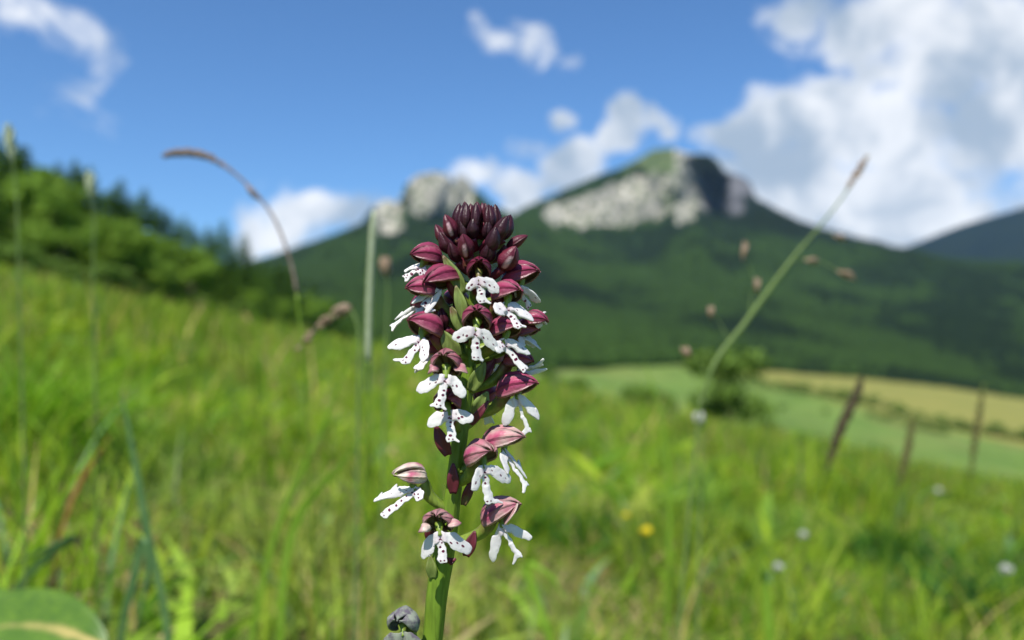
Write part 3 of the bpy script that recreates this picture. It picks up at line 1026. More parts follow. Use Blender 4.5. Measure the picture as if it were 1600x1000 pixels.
# slanting grass on the right with loose spikelets
P = to_ground([(1356, 243), (1330, 288), (1300, 330), (1270, 366), (1240, 402), (1200, 455), (1160, 510), (1128, 550), (1110, 582), (1098, 620), (1090, 665)], .50)
o, og = root_at(P, 'panicle_grass', 'slanting tall grass with loose tan spikelets right of the orchid', 'grass')
Q = spline(P, 70) - og
mb = MB(); mb.add(*tube(Q, np.interp(np.linspace(0, 1, 70), [0, .25, .45, .62, .75, 1], [.0004, .0007, .0016, .0017, .0009, .0008]), 7)); add('stem', mb.mesh('stem', m_culm), o)
for sx0, sy0, jx, jy, L, w, tilt in [(1162, 392, 1190, 470, .013, .0050, (.1, 0, 1)), (1182, 446, 1172, 494, .010, .0050, (-.1, 0, 1)), (1268, 408, 1222, 425, .009, .0055, (1, 0, -.2)),
                                     (1322, 430, 1240, 402, .013, .0065, (1, 0, -.5)), (1312, 372, 1268, 368, .009, .0045, (1, 0, -.4)), (1110, 488, 1140, 535, .008, .0060, (-.2, 0, 1)), (1072, 551, 1108, 590, .009, .0075, (-.6, 0, .6)), (1146, 240, 1146, 240, 0, 0, (0, 0, 1))]:
    if L == 0:
        continue
    a, b = px_pt(sx0, sy0, .50) - og, px_pt(jx, jy, .50) - og
    sp = MB(); sp.add(*tube(spline([b, (a + b) / 2 + np.array([0, .004, .004]), a], 8), .00028, 5)); br = add('branch', sp.mesh('branch', m_culm), o)
    sp = MB(); sp.add(*spikelet(a, tilt, L, w * .55)); sp.add(*spikelet(a + np.array([.0010, -.001, .001]), np.array(tilt) + np.array([.3, .2, .1]), L * .7, w * .4)); add('spikelet', sp.mesh('spikelet', m_tan), br)
sp = MB(); spike_head(sp, [px_pt(1356, 243, .5) - og, px_pt(1340, 270, .5) - og, px_pt(1322, 298, .5) - og], .0040, 16, rt); add('seed_head', sp.mesh('seed_head', m_tan), o)

# spikes standing over the field on the right
for path, d, m, nh, wd, lab in [
    ([(1347, 590), (1336, 622), (1318, 660), (1303, 700), (1284, 760), (1262, 850)], .62, m_dark, 46, .0070, 'dark brown seed spike standing tallest before the pasture'),
    ([(1428, 645), (1421, 690), (1412, 730), (1402, 775), (1392, 830)], .80, m_olive, 34, .0068, 'olive brown seed spike leaning before the hedgerow bushes'),
    ([(1537, 600), (1530, 650), (1522, 700), (1516, 760), (1510, 820)], .86, m_olive, 36, .0066, 'slender olive seed spike rising past the edge of the hay field')]:
    P = to_ground(path, d)
    o, og = root_at(P, 'seed_spike', lab, 'grass')
    Q = spline(P, 50) - og
    mb = MB(); mb.add(*tube(Q, np.interp(np.linspace(0, 1, 50), [0, .2, .5, 1], [.0006, .0011, .0007, .0006]), 6)); add('stem', mb.mesh('stem', m_green), o)
    nq_ = int(50 * (len(path) - 2.0) / (len(P) - 1))
    mb = MB(); spike_head(mb, Q[:nq_], wd, nh, rt); add('seed_head', mb.mesh('seed_head', m), o)

# drooping brown head left of the orchid
P = to_ground([(462, 548), (490, 518), (515, 496), (542, 482), (556, 500), (562, 540), (560, 600)], .46)
o, og = root_at(P, 'nodding_grass', 'nodding grass with a drooping brown head before the hillside wood', 'grass')
Q = spline(P, 50) - og
mb = MB(); mb.add(*tube(Q, np.interp(np.linspace(0, 1, 50), [0, .2, 1], [.0003, .0006, .0011]), 6)); add('stem', mb.mesh('stem', m_culm), o)
for a_, b_, nn, ww in ((0, 8, 9, .0042), (8, 13, 6, .0050), (14, 19, 8, .0062)):
    mb = MB(); spike_head(mb, Q[a_:b_ + 1], ww, nn, rt); add('spikelet', mb.mesh('spikelet', m_tan), o)
for a, b, d, lab in [((12, 195), (28, 380), .55, 'pale feathery grass head rising before the first spruces'), ((140, 270), (146, 420), .60, 'pale grass head before the middle of the wood'),
                     ((601, 405), (604, 520), .52, 'small tan grass head between the pale stem and the orchid'), ((1092, 650), (1096, 720), .55, 'small white blossom head at the foot of the slanting grass')]:
    w_ = lab.startswith('small white')
    P = to_ground([a, ((a[0] + b[0]) / 2 + 4, (a[1] + b[1]) / 2), b], d)
    o, og = root_at(P, 'blossom' if w_ else 'grass_plant', lab, 'flower' if w_ else 'grass')
    Q = spline(P, 40) - og
    mb = MB(); mb.add(*tube(Q, np.linspace(.0004, .0010, 40), 6)); add('stem', mb.mesh('stem', m_culm), o)
    mb = MB(); spike_head(mb, Q[:max(4, int(40 * (.45 if not w_ else .3) * (b[1] - a[1]) / (b[1] - a[1] + 250)))], .0062 if not w_ else .0062, 18, rt); add('seed_head' if not w_ else 'flower_head', mb.mesh('head', m_white if w_ else m_pale if a[0] < 200 else m_tan), o)

blade_thing([(187, 608), (199, 660), (214, 740), (234, 850), (258, 960)], .50, 14, m_teal, 'blue-green grass blade standing upright in the left turf')
blade_thing([(205, 1010), (225, 930), (232, 880), (224, 840), (210, 900), (190, 985)], .46, 16, m_teal, 'broad blue-green blade folded over beside the upright one')
blade_thing([(174, 676), (152, 712), (128, 748), (104, 800), (88, 860)], .70, 10, m_orange, 'withered orange blade in the left turf')
blade_thing([(605, 640), (560, 695), (510, 750), (470, 800), (448, 870), (438, 980)], .52, 17, m_fresh, 'long fresh blade leaning to the orchid from the left')
blade_thing([(562, 515), (530, 600), (490, 700), (450, 780), (420, 870), (396, 980)], .56, 13, m_fresh, 'thin tall blade crossing behind the leaning fresh blade')
blade_thing([(0, 888), (50, 868), (90, 850), (118, 838), (70, 872), (20, 930)], .60, 15, m_teal, 'grey-green blade lying over at the left of the turf')
blade_thing([(1192, 862), (1195, 910), (1200, 960), (1203, 1010)], .60, 22, m_fresh, 'short broad fresh blade standing in the right turf')
blade_thing([(1005, 560), (1030, 640), (1042, 720), (1046, 800), (1044, 900)], .75, 10, m_fresh, 'thin upright blade behind the right side of the orchid')
blade_thing([(890, 950), (860, 900), (820, 880), (840, 940), (862, 1010)], .55, 15, m_fresh, 'drooping blade at the foot of the orchid on its right')

# broad basal leaf, yellowed at its tip, at the lower left
m_broad, t_ = mat('broad_leaf'); t = NT(t_)
va = t.attr('val').outputs['Fac']
nz = t.noise(t.n('ShaderNodeTexCoord').outputs['Object'], 90.0, 4.0)
cb = t.mix(t.ramp(nz, .3, .7), (.09, .20, .02), (.17, .30, .035))
mpv = t.n('ShaderNodeMapping'); t.set(mpv.inputs[0], t.n('ShaderNodeTexCoord').outputs['Object']); mpv.inputs['Scale'].default_value = (.06, 1, 1)
cb = t.mix(t.ramp(t.noise(mpv.outputs[0], 700.0, 3.0), .4, .62), cb, (.10, .20, .03))
cb = t.mix(t.ramp(t.math('ADD', va, t.math('MULTIPLY', nz, .3)), .62, .95), cb, (.55, .46, .16))
t.out(leafy(t, cb, .4, .4, .4))
og = px_pt(-60, 1040, .40); og[2] = tz(og[0], og[1])
tipp = px_pt(150, 978, .40)
mb = MB(); Vb, Fb, Ab = [], [], []
st_ = np.array([og + (0, 0, -.01), px_pt(-75, 1000, .43), px_pt(0, 980, .425), px_pt(70, 980, .415), px_pt(128, 996, .405), px_pt(168, 1012, .40)])
C_ = spline(st_, 24) - og
for i in range(24):
    s = i / 23; ww = .0145 * math.sin(math.pi * min(1, s * .93 + .06)) ** .7 + .0006
    for q in np.linspace(-1, 1, 9):
        Vb.append(C_[i] + np.array([.15 * q * ww, q * ww * .62, q * ww * .78 + abs(q) * ww * .22 + .0006 * math.sin(q * 14)])); Ab.append(s * .55 + .42 * math.exp(-((q + .05) / .22) ** 2))
for i in range(23):
    for k in range(8):
        Fb.append([i * 9 + k, i * 9 + k + 1, (i + 1) * 9 + k + 1, (i + 1) * 9 + k])
mb.add(Vb, Fb, Ab)
lf = add('plantain', mb.mesh('plantain', m_broad), label='broad ribbed leaf with a yellowing tip low on the left', cat='plant', loc=tuple(og))
lf.modifiers.new('thickness', 'SOLIDIFY').thickness = .0005


def daisyish(px_, py_, d, size, m, name, lab, grp):
    P = to_ground([(px_, py_), (px_ + 3, py_ + 40), (px_ + 8, py_ + 80)], d)
    o, og = root_at(P, name, lab, 'flower', grp)
    Q = spline(P, 20) - og
    mb = MB(); mb.add(*tube(Q, np.linspace(.0005, .0009, 20), 6)); add('stem', mb.mesh('stem', m_culm), o)
    c = Q[0]
    for k in range(5):
        a = k * 1.2566 + rt.random() * .3
        dv = np.array([math.cos(a), math.sin(a) * .8 - .3, .45 + .1 * math.sin(a)]); dv /= np.linalg.norm(dv)
        sd = np.cross(dv, [0, -.5, .8]); sd /= np.linalg.norm(sd)
        nn = np.cross(sd, dv)
        V, Fc = [], []
        for i in range(6):
            s = i / 5; wv = size * .42 * math.sin(math.pi * (s * .72 + .12))
            for q in (-1, 0, 1):
                V.append(c + dv * size * s + sd * q * wv + nn * size * (.35 * s * s + .08 * abs(q)))
        for i in range(5):
            for q in range(2):
                Fc.append([i * 3 + q, i * 3 + q + 1, i * 3 + q + 4, i * 3 + q + 3])
        mb = MB(); mb.add(V, Fc); add('petal', mb.mesh('petal', m), o)


daisyish(1009, 834, 1.15, .010, m_yellow, 'buttercup', 'larger of two yellow buttercups in the turf right of the orchid', None)
daisyish(978, 808, 1.30, .007, m_yellow, 'buttercup', 'smaller of two yellow buttercups in the turf right of the orchid', None)
daisyish(1255, 840, 1.3, .010, m_white, 'white_flower', 'small white meadow flower in the right turf', 'small white flowers in the turf')
daisyish(1465, 770, 2.2, .013, m_white, 'white_flower', 'small white meadow flower in the right turf', 'small white flowers in the turf')
daisyish(1570, 895, 1.2, .012, m_white, 'white_flower', 'small white meadow flower in the right turf', 'small white flowers in the turf')
daisyish(1215, 890, 1.0, .008, m_white, 'white_flower', 'small white meadow flower in the right turf', 'small white flowers in the turf')

# ------------------------------------------------------------------ the orchid
MM = 0.001
PXM = D0 / F                       # metres per photo pixel at the orchid


def op(px_, py_, near=0.0):
    """pixel -> world point, `near` millimetres nearer the lens than the stem"""
    return px_pt(px_, py_, D0 - near * MM)


def petal_mat(name, c_old, c_young, edge, trans, rough=.45, pb0=.04):
    """sepal skin: object colour red channel = maturity; fine veins and speckle"""
    m, t_ = mat(name); t = NT(t_)
    oi = t.n('ShaderNodeObjectInfo')
    sc_ = t.n('ShaderNodeSeparateColor', i0=oi.outputs['Color']); age = sc_.outputs[0]; wash = sc_.outputs[1]
    ob = t.n('ShaderNodeTexCoord').outputs['Object']
    nz = t.noise(ob, 420.0, 4.0, .6)
    c = t.mix(age, c_young, c_old)
    c = t.mix(t.math('MULTIPLY', t.ramp(nz, .4, .75), .55), c, tuple(x * .45 for x in c_young))
    ve = t.attr('vein').outputs['Fac']
    c = t.mix(t.math('MULTIPLY', ve, .55), c, tuple(x * .6 for x in c_young))
    pale = t.attr('pale').outputs['Fac']
    c = t.mix(t.math('MULTIPLY', pale, t.math('MULTIPLY_ADD', age, .55, pb0)), c, edge)
    c = t.mix(t.math('MULTIPLY', wash, t.ramp(t.noise(ob, 260.0, 2.0), .30, .62)), c, edge)
    bm = t.n('ShaderNodeBump', Strength=.7, Distance=.0005, Height=t.math('ADD', nz, ve))
    t.out(leafy(t, c, trans, rough, .4, None, bm))
    return m


m_hood = petal_mat('hood_skin', (.46, .070, .165), (.14, .006, .032), (.70, .60, .50), .2, .4)
m_hood_in = petal_mat('hood_lining', (.36, .33, .16), (.17, .045, .045), (.50, .46, .26), .30)
m_bud = petal_mat('bud_skin', (.17, .018, .040), (.030, .006, .012), (.55, .35, .38), .10, .46, .35)
m_lip, t_ = mat('lip_white'); t = NT(t_)
ob = t.n('ShaderNodeTexCoord').outputs['Object']
lw = t.mix(t.ramp(t.noise(ob, 300.0, 3.0), .35, .7), (.80, .79, .77), (.74, .71, .72))
lw = t.mix(t.math('MULTIPLY', t.attr('blush').outputs['Fac'], .40), lw, (.72, .42, .58))
ls = t.mix(t.ramp(t.attr('spot').outputs['Fac'], .35, .65), lw, (.115, .004, .035))
pb = t.n('ShaderNodeBsdfPrincipled', Base_Color=ls, Roughness=.42, Normal=t.n('ShaderNodeBump', Strength=.35, Distance=.0003, Height=t.noise(ob, 1400.0, 2.0)))
pb.inputs['Specular IOR Level'].default_value = .35
tr = t.n('ShaderNodeBsdfTranslucent', Color=ls)
mx = t.n('ShaderNodeMixShader', i0=.28, i1=pb.outputs[0], i2=tr.outputs[0])
t.out(mx.outputs[0])


def green_mat(name, g, mar, lo, hi):
    """green tissue flushed maroon where the attribute val is high"""
    m, t_ = mat(name); t = NT(t_)
    ob = t.n('ShaderNodeTexCoord').outputs['Object']
    st = t.n('ShaderNodeMapping'); t.set(st.inputs[0], ob); st.inputs['Scale'].default_value = (1, 1, .12)
    nz = t.noise(st.outputs[0], 1600.0, 3.0)
    va = t.attr('val').outputs['Fac']
    c = t.mix(t.ramp(nz, .35, .65), g, tuple(x * .72 for x in g))
    c = t.mix(t.ramp(t.math('ADD', va, t.math('MULTIPLY_ADD', t.noise(ob, 500.0, 2.0), .5, -.25)), lo, hi), c, mar)
    bm = t.n('ShaderNodeBump', Strength=.4, Distance=.0003, Height=nz)
    t.out(leafy(t, c, .25, .4, .45, None, bm))
    return m


m_stem = green_mat('orchid_stem', (.19, .31, .030), (.16, .05, .05), .55, 1.05)
m_ovary = green_mat('orchid_ovary', (.25, .35, .05), (.17, .022, .045), .35, .8)
m_bract = green_mat('orchid_bract', (.24, .32, .08), (.135, .022, .036), .35, .75)

AXIS = [(1120, 658), (1000, 675), (930, 682), (880, 690), (830, 699), (780, 706), (700, 716), (640, 724), (560, 734), (500, 739), (420, 746), (360, 748), (335, 748)]
ay, axx = zip(*AXIS)


def axis_pt(py_, near=0.0):
    return op(np.interp(-py_, [-q for q in ay], axx), py_, near)


base = axis_pt(1120)
foot = np.array([base[0] - .012, D0 + .012, 0.0]); foot[2] = tz(foot[0], foot[1])
orchid = bpy.data.objects.new('burnt_tip_orchid', None)
COL.objects.link(orchid)
orchid.location = tuple(foot)
tag(orchid, 'orchid spike with dark maroon buds over white spotted florets in the meadow', 'orchid')
OG = foot


def opart(name, me, parent=None, age=None, wash=0.0):
    o = add(name, me, parent if parent is not None else orchid)
    if age is not None:
        o.color = (age, wash, 0, 1)
    return o


# stem with shallow ridges
ys_ = [1120, 1000, 930, 880, 830, 780, 700, 640, 560, 500, 420, 360, 338]
SP = [foot + (0, 0, -.015), foot + (.001, -.001, .03), foot * .45 + base * .55 + np.array([.002, .002, .0])] + [axis_pt(q) for q in ys_]
wpx_ = [36, 36, 35, 33, 31, 33, 34, 30, 26, 24, 22, 21, 20, 17, 13, 9]
SQ = spline(SP, 150)
SW = np.interp(np.linspace(0, 1, 150), np.linspace(0, 1, len(SP)), wpx_) * PXM * .5
V, Fc = tube(SQ - OG, SW, 22, 0.0)
V = np.array(V).reshape(150, 22, 3)
cen = (SQ - OG)[:, None, :]
ph = np.arange(22) / 22 * 6.283
V = cen + (V - cen) * (1 + .055 * np.cos(5 * ph[None, :] + np.arange(150)[:, None] * .018) + .02 * np.cos(11 * ph[None, :] + 1))[:, :, None]
fl = np.repeat(np.interp(np.linspace(0, 1, 150), [0, .55, .75, 1], [.0, .1, .25, .9]), 22)
mb = MB(); mb.add(V.reshape(-1, 3), Fc, fl)
stem = opart('stem', mb.mesh('stem', m_stem))


def frame(yaw, tilt=0.0, roll=0.0):
    """columns: right, forward (out of the floret), up. yaw 0 faces the lens, + turns to the right"""
    f = Vector((math.sin(yaw), -math.cos(yaw), 0)); up = Vector((0, 0, 1)); r = f.cross(up)   # lens on -y
    r = -r if r.dot(Vector((math.cos(yaw), math.sin(yaw), 0))) < 0 else r
    M = Matrix((r, f, up)).transposed()
    return M @ Matrix.Rotation(tilt, 3, 'X') @ Matrix.Rotation(roll, 3, 'Y')


def hood_mesh(W, L, H, sd, openness=1.0, flare=0.0):
    """helmet of three sepals, open below; local x right, y forward, z up; mm"""
    r = random.Random(sd)
    V, Fc, pale, vein = [], [], [], []
    nT, nA = 22, 11
    for c, half, lift in ((-70, 42, 1.05), (70, 42, 1.05), (0, 46, 1.0)):
        o = len(V)
        jag = r.uniform(.94, 1.06)
        for i in range(nT):
            s = i / (nT - 1); th = math.pi * (.06 + .90 * s)
            g = min(1, (s * 5) ** .6) * (1 - max(0, (s - .62) / .38) ** 2.2 * .82)
            for k in range(nA):
                a = 2 * k / (nA - 1) - 1
                ph_ = math.radians(c * (1 + flare * .1 * s) + a * half * g * openness)
                rr = lift * (1 - .05 * a * a) * jag
                sp_ = math.sin(th) ** .85 * (1 - .30 * s ** 2.5)
                keel = 1 + .05 * math.exp(-(a * 5) ** 2)
                x = W * .5 * sp_ * math.sin(ph_) * rr * keel
                z = H * sp_ * math.cos(ph_) * rr * keel * (1.0 if math.cos(ph_) > 0 else .75)
                y = -L * .5 * math.cos(th) * (1 + .18 * s ** 3)
                y += .25 * (1 - abs(a)) * s
                if flare and s > .35:                      # rims turn outward on the older florets
                    k_ = flare * (s - .35) * abs(math.sin(ph_)) ** 2
                    x *= 1 + .5 * k_
                    z += .6 * k_ * H * .3
                z += .10 * math.sin(3 * s + c) + .05 * r.uniform(-1, 1)
                V.append((x * MM, y * MM, z * MM))
                pale.append(max(0, abs(a) ** 2.5) * .8 * (.2 + .8 * min(1, abs(c) / 60 + s * .4)) * (.4 + .6 * (s < .9)))
                vein.append(max(0, math.cos(a * math.pi * 2.5)) ** 8 * .8)
        for i in range(nT - 1):
            for k in range(nA - 1):
                q = o + i * nA + k
                Fc.append([q, q + 1, q + nA + 1, q + nA])
    return mesh_from('hood', V, Fc, [m_hood, m_hood_in], True, {'pale': pale, 'vein': vein})


def sdf_capsule(X, Y, a, b, ra, rb):
    ba = (b[0] - a[0], b[1] - a[1]); L2 = ba[0] ** 2 + ba[1] ** 2
    h = np.clip(((X - a[0]) * ba[0] + (Y - a[1]) * ba[1]) / L2, 0, 1)
    return np.hypot(X - a[0] - ba[0] * h, Y - a[1] - ba[1] * h) - (ra + (rb - ra) * h)


def smin(a, b, k):
    h = np.clip(.5 + .5 * (b - a) / k, 0, 1)
    return b * (1 - h) + a * h - k * h * (1 - h)


def lip_mesh(Rt, AL, AR, B, legs, sd, wa=1.0, wb=1.0, n_out=None, curl=.5, spots=1.0):
    """lip cut as one sheet from its outline: two arms, body and two legs. vectors in metres, world axes"""
    r = random.Random(sd)
    la, lr, lb = [np.linalg.norm(q) / MM for q in (AL, AR, B)]
    c = .13
    m_ = 1.6
    xs = np.arange(-la - m_, lr + m_, c); ysn = np.arange(-2.4, lb + m_ + 2.2, c)
    X, Y = np.meshgrid(xs, ysn)
    # a wavy hand-cut outline
    Xw = X + .10 * np.sin(Y * 2.3 + sd) + .05 * np.sin(Y * 5.1); Yw = Y + .10 * np.sin(X * 1.9 + sd * 1.7) + .05 * np.sin(X * 4.7)
    d = sdf_capsule(Xw, Yw, (0, -.15), (0, .3), .75, .75)
    wa0 = wa * 1.18; wb = wb * 1.08
    for L, sg, vv in ((la, -1, AL), (lr, 1, AR)):
        sn = np.linalg.norm(np.cross(vv, B)) / (np.linalg.norm(vv) * np.linalg.norm(B))
        wa = wa0 * min(1.7, 1 / max(sn, .3)) ** .9
        w2 = min(1.02, .24 * L + .1) * wa
        d = smin(d, sdf_capsule(Xw, Yw, (0, 0), (sg * L * .55, -.06), .60 * wa, w2), .25)
        d = smin(d, sdf_capsule(Xw, Yw, (sg * L * .5, -.05), (sg * (L - w2 * .8), .10), w2, w2 * .80), .3)
    d = smin(d, sdf_capsule(Xw, Yw, (0, .2), (0, lb * .55), .66 * wb, .56 * wb), .3)
    d = smin(d, sdf_capsule(Xw, Yw, (0, lb * .5), (0, lb - .75), .56 * wb, .78 * wb), .3)
    for L, sg in zip(legs, (-1, 1)):
        if L > 0:
            d = smin(d, sdf_capsule(Xw, Yw, (sg * .30, lb - .55), (sg * (.30 + L * .86), lb - .2 + L * .30), .42, .16), .22)
    gy, gx = np.gradient(d, c)
    ins = d < 0
    cell = ins[:-1, :-1].astype(int) + ins[1:, :-1] + ins[:-1, 1:] + ins[1:, 1:]
    keep = cell >= 2
    use = np.zeros_like(ins)
    for a, b in ((0, 0), (1, 0), (0, 1), (1, 1)):
        use[a:a + keep.shape[0], b:b + keep.shape[1]] |= keep
    gl = np.hypot(gx, gy) + 1e-6
    edge = use & (np.abs(d) < c * 1.05) & (~ins | (d > -c * .6))
    full = np.zeros_like(ins, int)
    for a, b in ((0, 0), (1, 0), (0, 1), (1, 1)):
        full[a:a + keep.shape[0], b:b + keep.shape[1]] += keep
    edge = use & (full < 4)
    X = np.where(edge, X - gx / gl * d, X); Y = np.where(edge, Y - gy / gl * d, Y)
    idx = -np.ones(ins.shape, int); idx[use] = np.arange(use.sum())
    i, j = np.nonzero(keep)
    Fq = np.stack([idx[i, j], idx[i, j + 1], idx[i + 1, j + 1], idx[i + 1, j]], 1)
    x = X[use]; y = Y[use]; dd = d[use]
    eL, eR, eB = AL / np.linalg.norm(AL), AR / np.linalg.norm(AR), B / np.linalg.norm(B)
    t_ = smooth(x, -.7, .7)[:, None]
    soft = np.sqrt(x * x + .05)[:, None]
    P = soft * (eL * (1 - t_) + eR * t_)
    lat = (eR - eL) - eB * (eR - eL).dot(eB); lat /= np.linalg.norm(lat)
    wB = (smooth(y, .5, 1.3) * (1 - smooth(np.abs(x), 1.1, 1.9) * (1 - smooth(y, 1.5, 2.2))))[:, None]
    P = P * (1 - wB) + x[:, None] * lat * wB + y[:, None] * eB
    n = np.cross(eR - eL, eB); n /= np.linalg.norm(n)
    if n_out is not None and n.dot(n_out) < 0:
        n = -n
    ax_ = np.abs(x)
    bend = -.055 * ax_ ** 2 * r.uniform(.3, 1.3) + .10 * np.sin(x * 1.1 + sd) - .22 * np.exp(-(x / .35) ** 2) * (y < lb * .5)
    bend = bend + .28 * np.exp(-((ax_ - .75) / .5) ** 2) * (y < .8)
    tb = np.clip(y / lb, 0, 1.4)
    bend = bend + curl * 1.6 * np.clip(tb - .45, 0, 1) ** 2 * (ax_ < 3) * (y > .8) + .16 * np.exp(-(x / .45) ** 2) * (y > .8)
    bend = bend + np.clip(-dd, 0, .5) * .18           # slightly cushioned
    P = P + bend[:, None] * n
    V = P * MM + Rt
    # spots
    sp = np.zeros(len(x))
    cs = []
    for L, sg in ((la, -1), (lr, 1)):
        for q, dy in ((.26, -.25), (.34, .28), (.55, 0.05), (.74, .2)):
            if r.random() < .62:
                cs.append((sg * L * q + r.uniform(-.2, .2), dy + r.uniform(-.15, .15), r.uniform(.14, .24), r.uniform(.6, 1.6)))
    for q in (.26, .42, .58, .78):
        if r.random() < .75:
            cs.append((r.uniform(-.22, .22), lb * q, r.uniform(.16, .27), r.uniform(.8, 1.4)))
    cs.append((-.35, lb - .4, .17, 1)); cs.append((.25, lb - .35, .15, 1)); cs.append((-.3, .35, .16, 1.4)); cs.append((.28, .5, .15, 1.3))
    for a, b, q, e in cs:
        rr = np.hypot((x - a) / e, (y - b)) / q
        sp = np.maximum(sp, 1 - smooth(rr, .6, 1.35))
    blush = np.exp(-(x ** 2 + (y - .1) ** 2) / 1.1)
    return V, Fq, sp * spots, blush


FL = []


def floret(hood, lip, age, dep, sd, legs=(.9, .9), scale=1.0, flare=0.0, curl=.4, wa=1.0, wb=1.0, LA=4.6, LB=5.6, ov=None, spots=1.0, openn=1.0, no_hood=False, hl=1.0, wash=0.0, hh=1.0):
    """hood=(px,py,yaw,tilt,roll); lip=(root, left tip, right tip, body tip) px pairs with depth signs as third value"""
    hx, hy, yaw, tilt, roll = hood
    hc = op(hx, hy, dep)
    M = frame(R(yaw), R(tilt), R(roll))
    fwd = np.array(M @ Vector((0, 1, 0)))
    # ovary: from the stem up to the back of the hood
    back = hc - fwd * 1.7 * MM * scale + np.array([0, 0, .3 * MM])
    a0 = axis_pt(hy + 40 + abs(yaw) * .10 if ov is None else ov)
    md = a0 * .45 + back * .55 + np.array([0, 0, -.0008]) + (back - a0) * np.array([.12, .12, 0])
    OP = spline([a0, md, back], 14)
    Vt, Ft = tube(OP - OG, np.interp(np.linspace(0, 1, 14), [0, .35, .8, 1], [.75, 1.0, 1.30, 1.0]) * MM, 12, .10)
    mb = MB(); mb.add(Vt, Ft, np.repeat(np.linspace(0, 1, 14) ** .8 * (1.45 - 1.0 * age), 12))
    fl_ = opart('floret', mb.mesh('floret', m_ovary))
    if not no_hood:
        hm = hood_mesh(5.4 * scale, 5.8 * scale * hl, 3.25 * scale * hh, sd, openn, flare)
        h = opart('hood', hm, fl_, age, wash)
        h.matrix_local = Matrix.Translation(Vector(hc - OG)) @ M.to_4x4()
        so = h.modifiers.new('thickness', 'SOLIDIFY'); so.thickness = .00022; so.offset = -1; so.material_offset = 1; so.material_offset_rim = 0
    FL.append(fl_)
    if lip is None:
        return fl_
    (rx, ry), Lt, Rt_, Bt = lip
    ld = dep + (lip_dep if (lip_dep := 1.6 * math.cos(R(yaw))) else 0)
    r0 = op(rx, ry, ld)

    def vec(tp, Lw):
        p = op(tp[0], tp[1], ld) - r0
        pl_ = math.hypot(p[0], p[2])
        dz = math.sqrt(max(0, (Lw * MM * scale) ** 2 - pl_ ** 2))
        dz = min(dz, 4 * MM)
        p[1] = -tp[2] * dz                         # + comes towards the lens
        return p
    AL, AR, B = vec(Lt, LA), vec(Rt_, LA), vec(Bt, LB)
    Vl, Fq, sp, bl = lip_mesh(r0, AL, AR, B, legs, sd, wa, wb, np.array([fwd[0], fwd[1], .25]), curl, spots)
    me = mesh_from('lip', Vl - OG, Fq, m_lip, True, {'spot': sp, 'blush': bl})
    lp = opart('lip', me, fl_)
    so = lp.modifiers.new('thickness', 'SOLIDIFY'); so.thickness = .00030; so.offset = 0
    # throat and column joining lip to hood
    th = spline([hc + fwd * .2 * MM, (hc + r0) * .5 + fwd * .3 * MM, r0 - fwd * .1 * MM], 7)
    mb = MB(); mb.add(*tube(th - OG, np.array([.9, .8, .7, .6, .55, .55, .6]) * MM * scale, 9), .1 + .5 * (1 - age))
    opart('column', mb.mesh('column', m_ovary), fl_)
    return fl_


# facing the lens, from the top of the spike down
floret((748, 424, 4, 28, 0), ((748, 440), (729, 449, .3), (781, 451, .3), (754, 474, 0)), .12, 7.0, 1, (.2, 1.1), .85, LA=3.6, LB=4.4)
floret((746, 502, 0, 26, 4), ((743, 518), (709, 527, .4), (779, 541, .4), (744, 562, 0)), .55, 8.5, 2, (.3, 1.1), 1.0)
floret((698, 574, -8, 30, -4), ((697, 591), (650, 607, .3), (728, 615, .3), (686, 636, .3)), .80, 8.5, 3, (1.1, 1.3), 1.05, flare=.8, wash=.15)
floret((698, 632, -5, 22, 0), ((703, 649), (667, 661, .4), (739, 652, .4), (706, 689, .3)), .35, 6.5, 4, (.3, 1.2), .95)
floret((686, 820, -6, 30, 2), ((688, 837), (657, 867, .2), (735, 859, .2), (693, 878, .3)), .80, 6.5, 5, (.2, .2), 1.0, wash=.3, flare=1.2, LB=5.0, wa=1.1, hh=.85)
floret((752, 716, 40, 20, -6), ((755, 732), (741, 758, .8), (806, 750, -.3), (764, 786, .3)), .85, 5.5, 6, (.1, 2.6), 1.05, flare=.7, wash=.25)
# left side
floret((668, 405, -68, 10, 0), ((658, 418), (636, 419, -.4), (664, 438, .8), (632, 436, .3)), .40, 2.5, 17, (.1, .6), .95, LA=3.0, LB=4.4, wb=.55)
floret((692, 440, -50, -8, -18), None, .42, 5.0, 16, scale=1.05, hl=1.15)
floret((660, 456, -72, 8, 0), ((684, 459), (642, 462, .2), (668, 484, .6), (662, 480, .9)), .60, 4.5, 15, (.3, .3), .9, LA=5.2, LB=3.4)
floret((668, 478, -80, 0, 0), ((655, 478), (622, 492, .2), (660, 490, .8), (612, 512, -.2)), .45, -1.5, 18, (.1, 1.4), .9, wb=.6, spots=.0)
floret((664, 516, -58, 26, -6), ((659, 532), (606, 537, -.1), (668, 560, .8), (633, 569, .3)), .55, 5.5, 14, (2.2, .1), 1.1, wa=.95)
floret((672, 548, -75, 5, 0), ((676, 552), (650, 572, -.2), (682, 566, .5), (652, 578, .3)), .55, -2.5, 22, (.2, .2), .9, spots=0.2, LA=4)
floret((642, 746, -62, 8, 10), ((650, 767), (579, 771, 0), (660, 776, .6), (599, 807, .2)), 1.0, 3.0, 7, (.2, .2), 1.0, flare=1.0, ov=800, wash=1.0, openn=.70, hh=.85)
